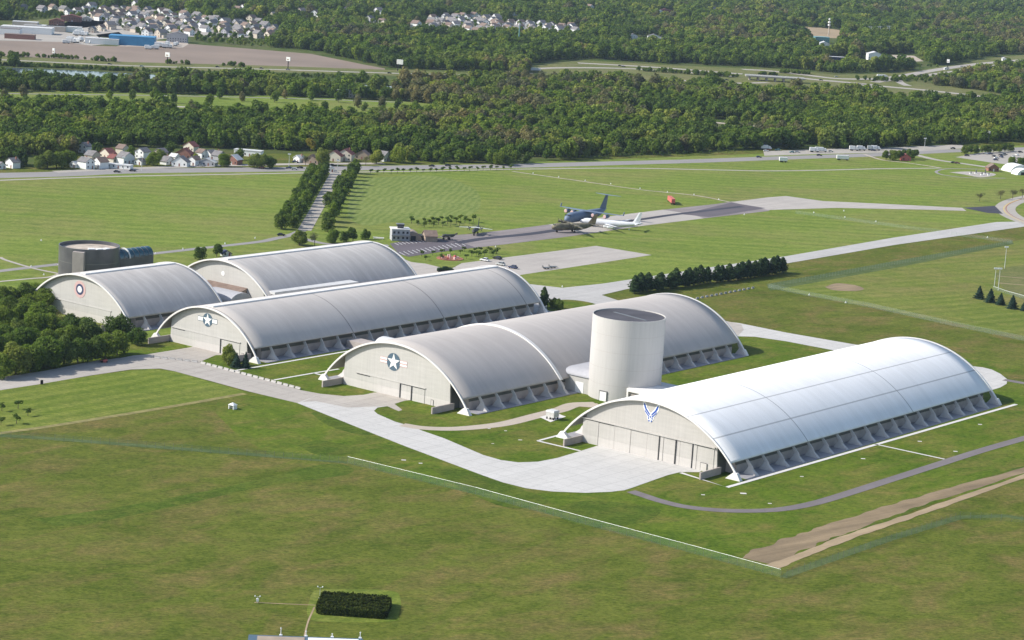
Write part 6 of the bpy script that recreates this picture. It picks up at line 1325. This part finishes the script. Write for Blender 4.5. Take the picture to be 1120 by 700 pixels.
# remaining wood: one instanced object of leafy trees
groups = {k: [] for k in range(5)}
for (x, yy, u, v, st) in pts: groups[kind_at(x, yy, u, v, wr)].append((x, yy, shade_low(x, yy) * wr.uniform(.72, 1.25) * (1 + .55 * noise.noise(Vector((x / 55, yy / 55, 1.7)))) * (st / 8.8) ** .85, wr.uniform(0, 6.28)))
for P_, n_ in ((E1, 190), (E2, 110)):
    us = [a for a, c_ in P_]; vs2 = [c_ for a, c_ in P_]
    for i in range(n_ * 3):
        u, v = wr.uniform(min(us) - 4, max(us) + 4), wr.uniform(min(vs2), max(vs2) + 2)
        if inpoly(u, v, P_): q = G(u, v); groups[wr.choice((0, 1, 3))].append((q.x, q.y, wr.uniform(.35, .75), wr.uniform(0, 6)))
# bushes along the levee and the motorway
def bushrow(P, n, sc, spread=4):
    Q = catmull([G(*p) for p in P], 8)
    for i in range(n):
        q = Q[int(wr.random() * (len(Q) - 1))] + Vector((wr.uniform(-spread * 3, spread * 3), wr.uniform(-spread, spread), 0)); groups[wr.choice((1, 3, 3, 0))].append((q.x, q.y, sc * wr.uniform(.6, 1.3), wr.uniform(0, 6.28)))
bushrow([(0, 71.5), (60, 73.5), (140, 77.5), (280, 82.5), (420, 86)], 520, .3, 8); bushrow([(0, 61.5), (60, 63.5), (100, 66)], 40, .4); bushrow([(115, 67), (140, 68)], 16, .45); bushrow([(195, 70), (222, 71.5)], 14, .4); bushrow([(255, 72.5), (275, 73.2)], 12, .4)
bushrow([(706, 78), (760, 81.5), (800, 84.5)], 90, .45, 6); bushrow([(840, 82), (900, 87)], 30, .35, 4); bushrow([(870, 80.5), (920, 84)], 40, .4, 6); bushrow([(948, 73), (980, 73), (1010, 72)], 40, .4, 10); bushrow([(890, 56), (915, 57)], 26, .4, 10); bushrow([(905, 71), (928, 72)], 20, .4, 8); bushrow([(945, 88), (985, 88), (1000, 87)], 50, .5, 8); bushrow([(1000, 90), (1040, 84), (1100, 76)], 80, .45, 8)
coll = bpy.data.collections.new('wood_kinds')     # not linked to the scene: holds the five kinds the wood is made of
def forest(name, label, groups):
    me = bpy.data.meshes.new(name); V = []; A = {'k': [], 's': [], 'r': []}
    for k, L in groups.items():
        for x, y_, s, r in L: V.append((x, y_, 0)); A['k'].append(k); A['s'].append(s); A['r'].append(r)
    me.from_pydata(V, [], [])
    for nm, ty in (('k', 'INT'), ('s', 'FLOAT'), ('r', 'FLOAT')):
        at_ = me.attributes.new(nm, ty, 'POINT'); at_.data.foreach_set('value', A[nm])
    o = bpy.data.objects.new(name, me); col.objects.link(o); tag(o, label, 'wood', kind='stuff')
    ng = bpy.data.node_groups.new(name, 'GeometryNodeTree')
    ng.interface.new_socket('Geometry', in_out='INPUT', socket_type='NodeSocketGeometry'); ng.interface.new_socket('Geometry', in_out='OUTPUT', socket_type='NodeSocketGeometry')
    nd = ng.nodes; gi = nd.new('NodeGroupInput'); go = nd.new('NodeGroupOutput'); ci = nd.new('GeometryNodeCollectionInfo'); ci.inputs[0].default_value = coll; ci.inputs['Separate Children'].default_value = True; ci.inputs['Reset Children'].default_value = True
    ip = nd.new('GeometryNodeInstanceOnPoints'); ip.inputs['Pick Instance'].default_value = True
    def att(n_, t_): a = nd.new('GeometryNodeInputNamedAttribute'); a.data_type = t_; a.inputs[0].default_value = n_; return a.outputs[0]
    l = ng.links; l.new(gi.outputs[0], ip.inputs['Points']); l.new(ci.outputs[0], ip.inputs['Instance']); l.new(att('k', 'INT'), ip.inputs['Instance Index'])
    cs = nd.new('ShaderNodeCombineXYZ'); l.new(att('r', 'FLOAT'), cs.inputs[2]); l.new(cs.outputs[0], ip.inputs['Rotation'])
    cz_ = nd.new('ShaderNodeCombineXYZ'); sa = att('s', 'FLOAT')
    for i in range(3): l.new(sa, cz_.inputs[i])
    l.new(cz_.outputs[0], ip.inputs['Scale']); l.new(ip.outputs[0], go.inputs[0])
    md = o.modifiers.new('wood', 'NODES'); md.node_group = ng
    return o
for k in range(5):
    r_ = bmesh.new(); r_.from_mesh([c for c in PT['wood', k].children if c.name.startswith('crown')][0].data)
    me = bpy.data.meshes.new('wood_kind'); r_.to_mesh(me); r_.free(); me.materials.append(M[('leafA', 'leafB', 'leafC', 'leafA', 'leafD')[k]])
    w_ = bpy.data.objects.new('wood_kind_%s' % 'abcde'[k], me); coll.objects.link(w_)
forest('far_wood', 'mass of mixed green and brownish trees covering the land beyond the highway', groups)
# remove prototypes that found no use
for key, o in list(PT.items()):
    if key not in USED:
        for c in list(o.children): bpy.data.objects.remove(c)
        bpy.data.objects.remove(o)
# ------------------------------------------------------------------ haze
bm = bmesh.new(); box(bm, -5990, 5990, -60, 8990, -1.2, 222)
hz = mesh_obj('haze', bm, []); 
m = bpy.data.materials.new('air'); m.use_nodes = True; m.node_tree.nodes.remove(m.node_tree.nodes['Principled BSDF'])
pv = m.node_tree.nodes.new('ShaderNodeVolumePrincipled'); pv.inputs['Color'].default_value = (0.62, 0.78, 1.0, 1); pv.inputs['Density'].default_value = 2.4e-5; pv.inputs['Anisotropy'].default_value = 0.2
m.node_tree.links.new(pv.outputs[0], m.node_tree.nodes['Material Output'].inputs['Volume'])
hz.data.materials.append(m); tag(hz, kind='stuff')
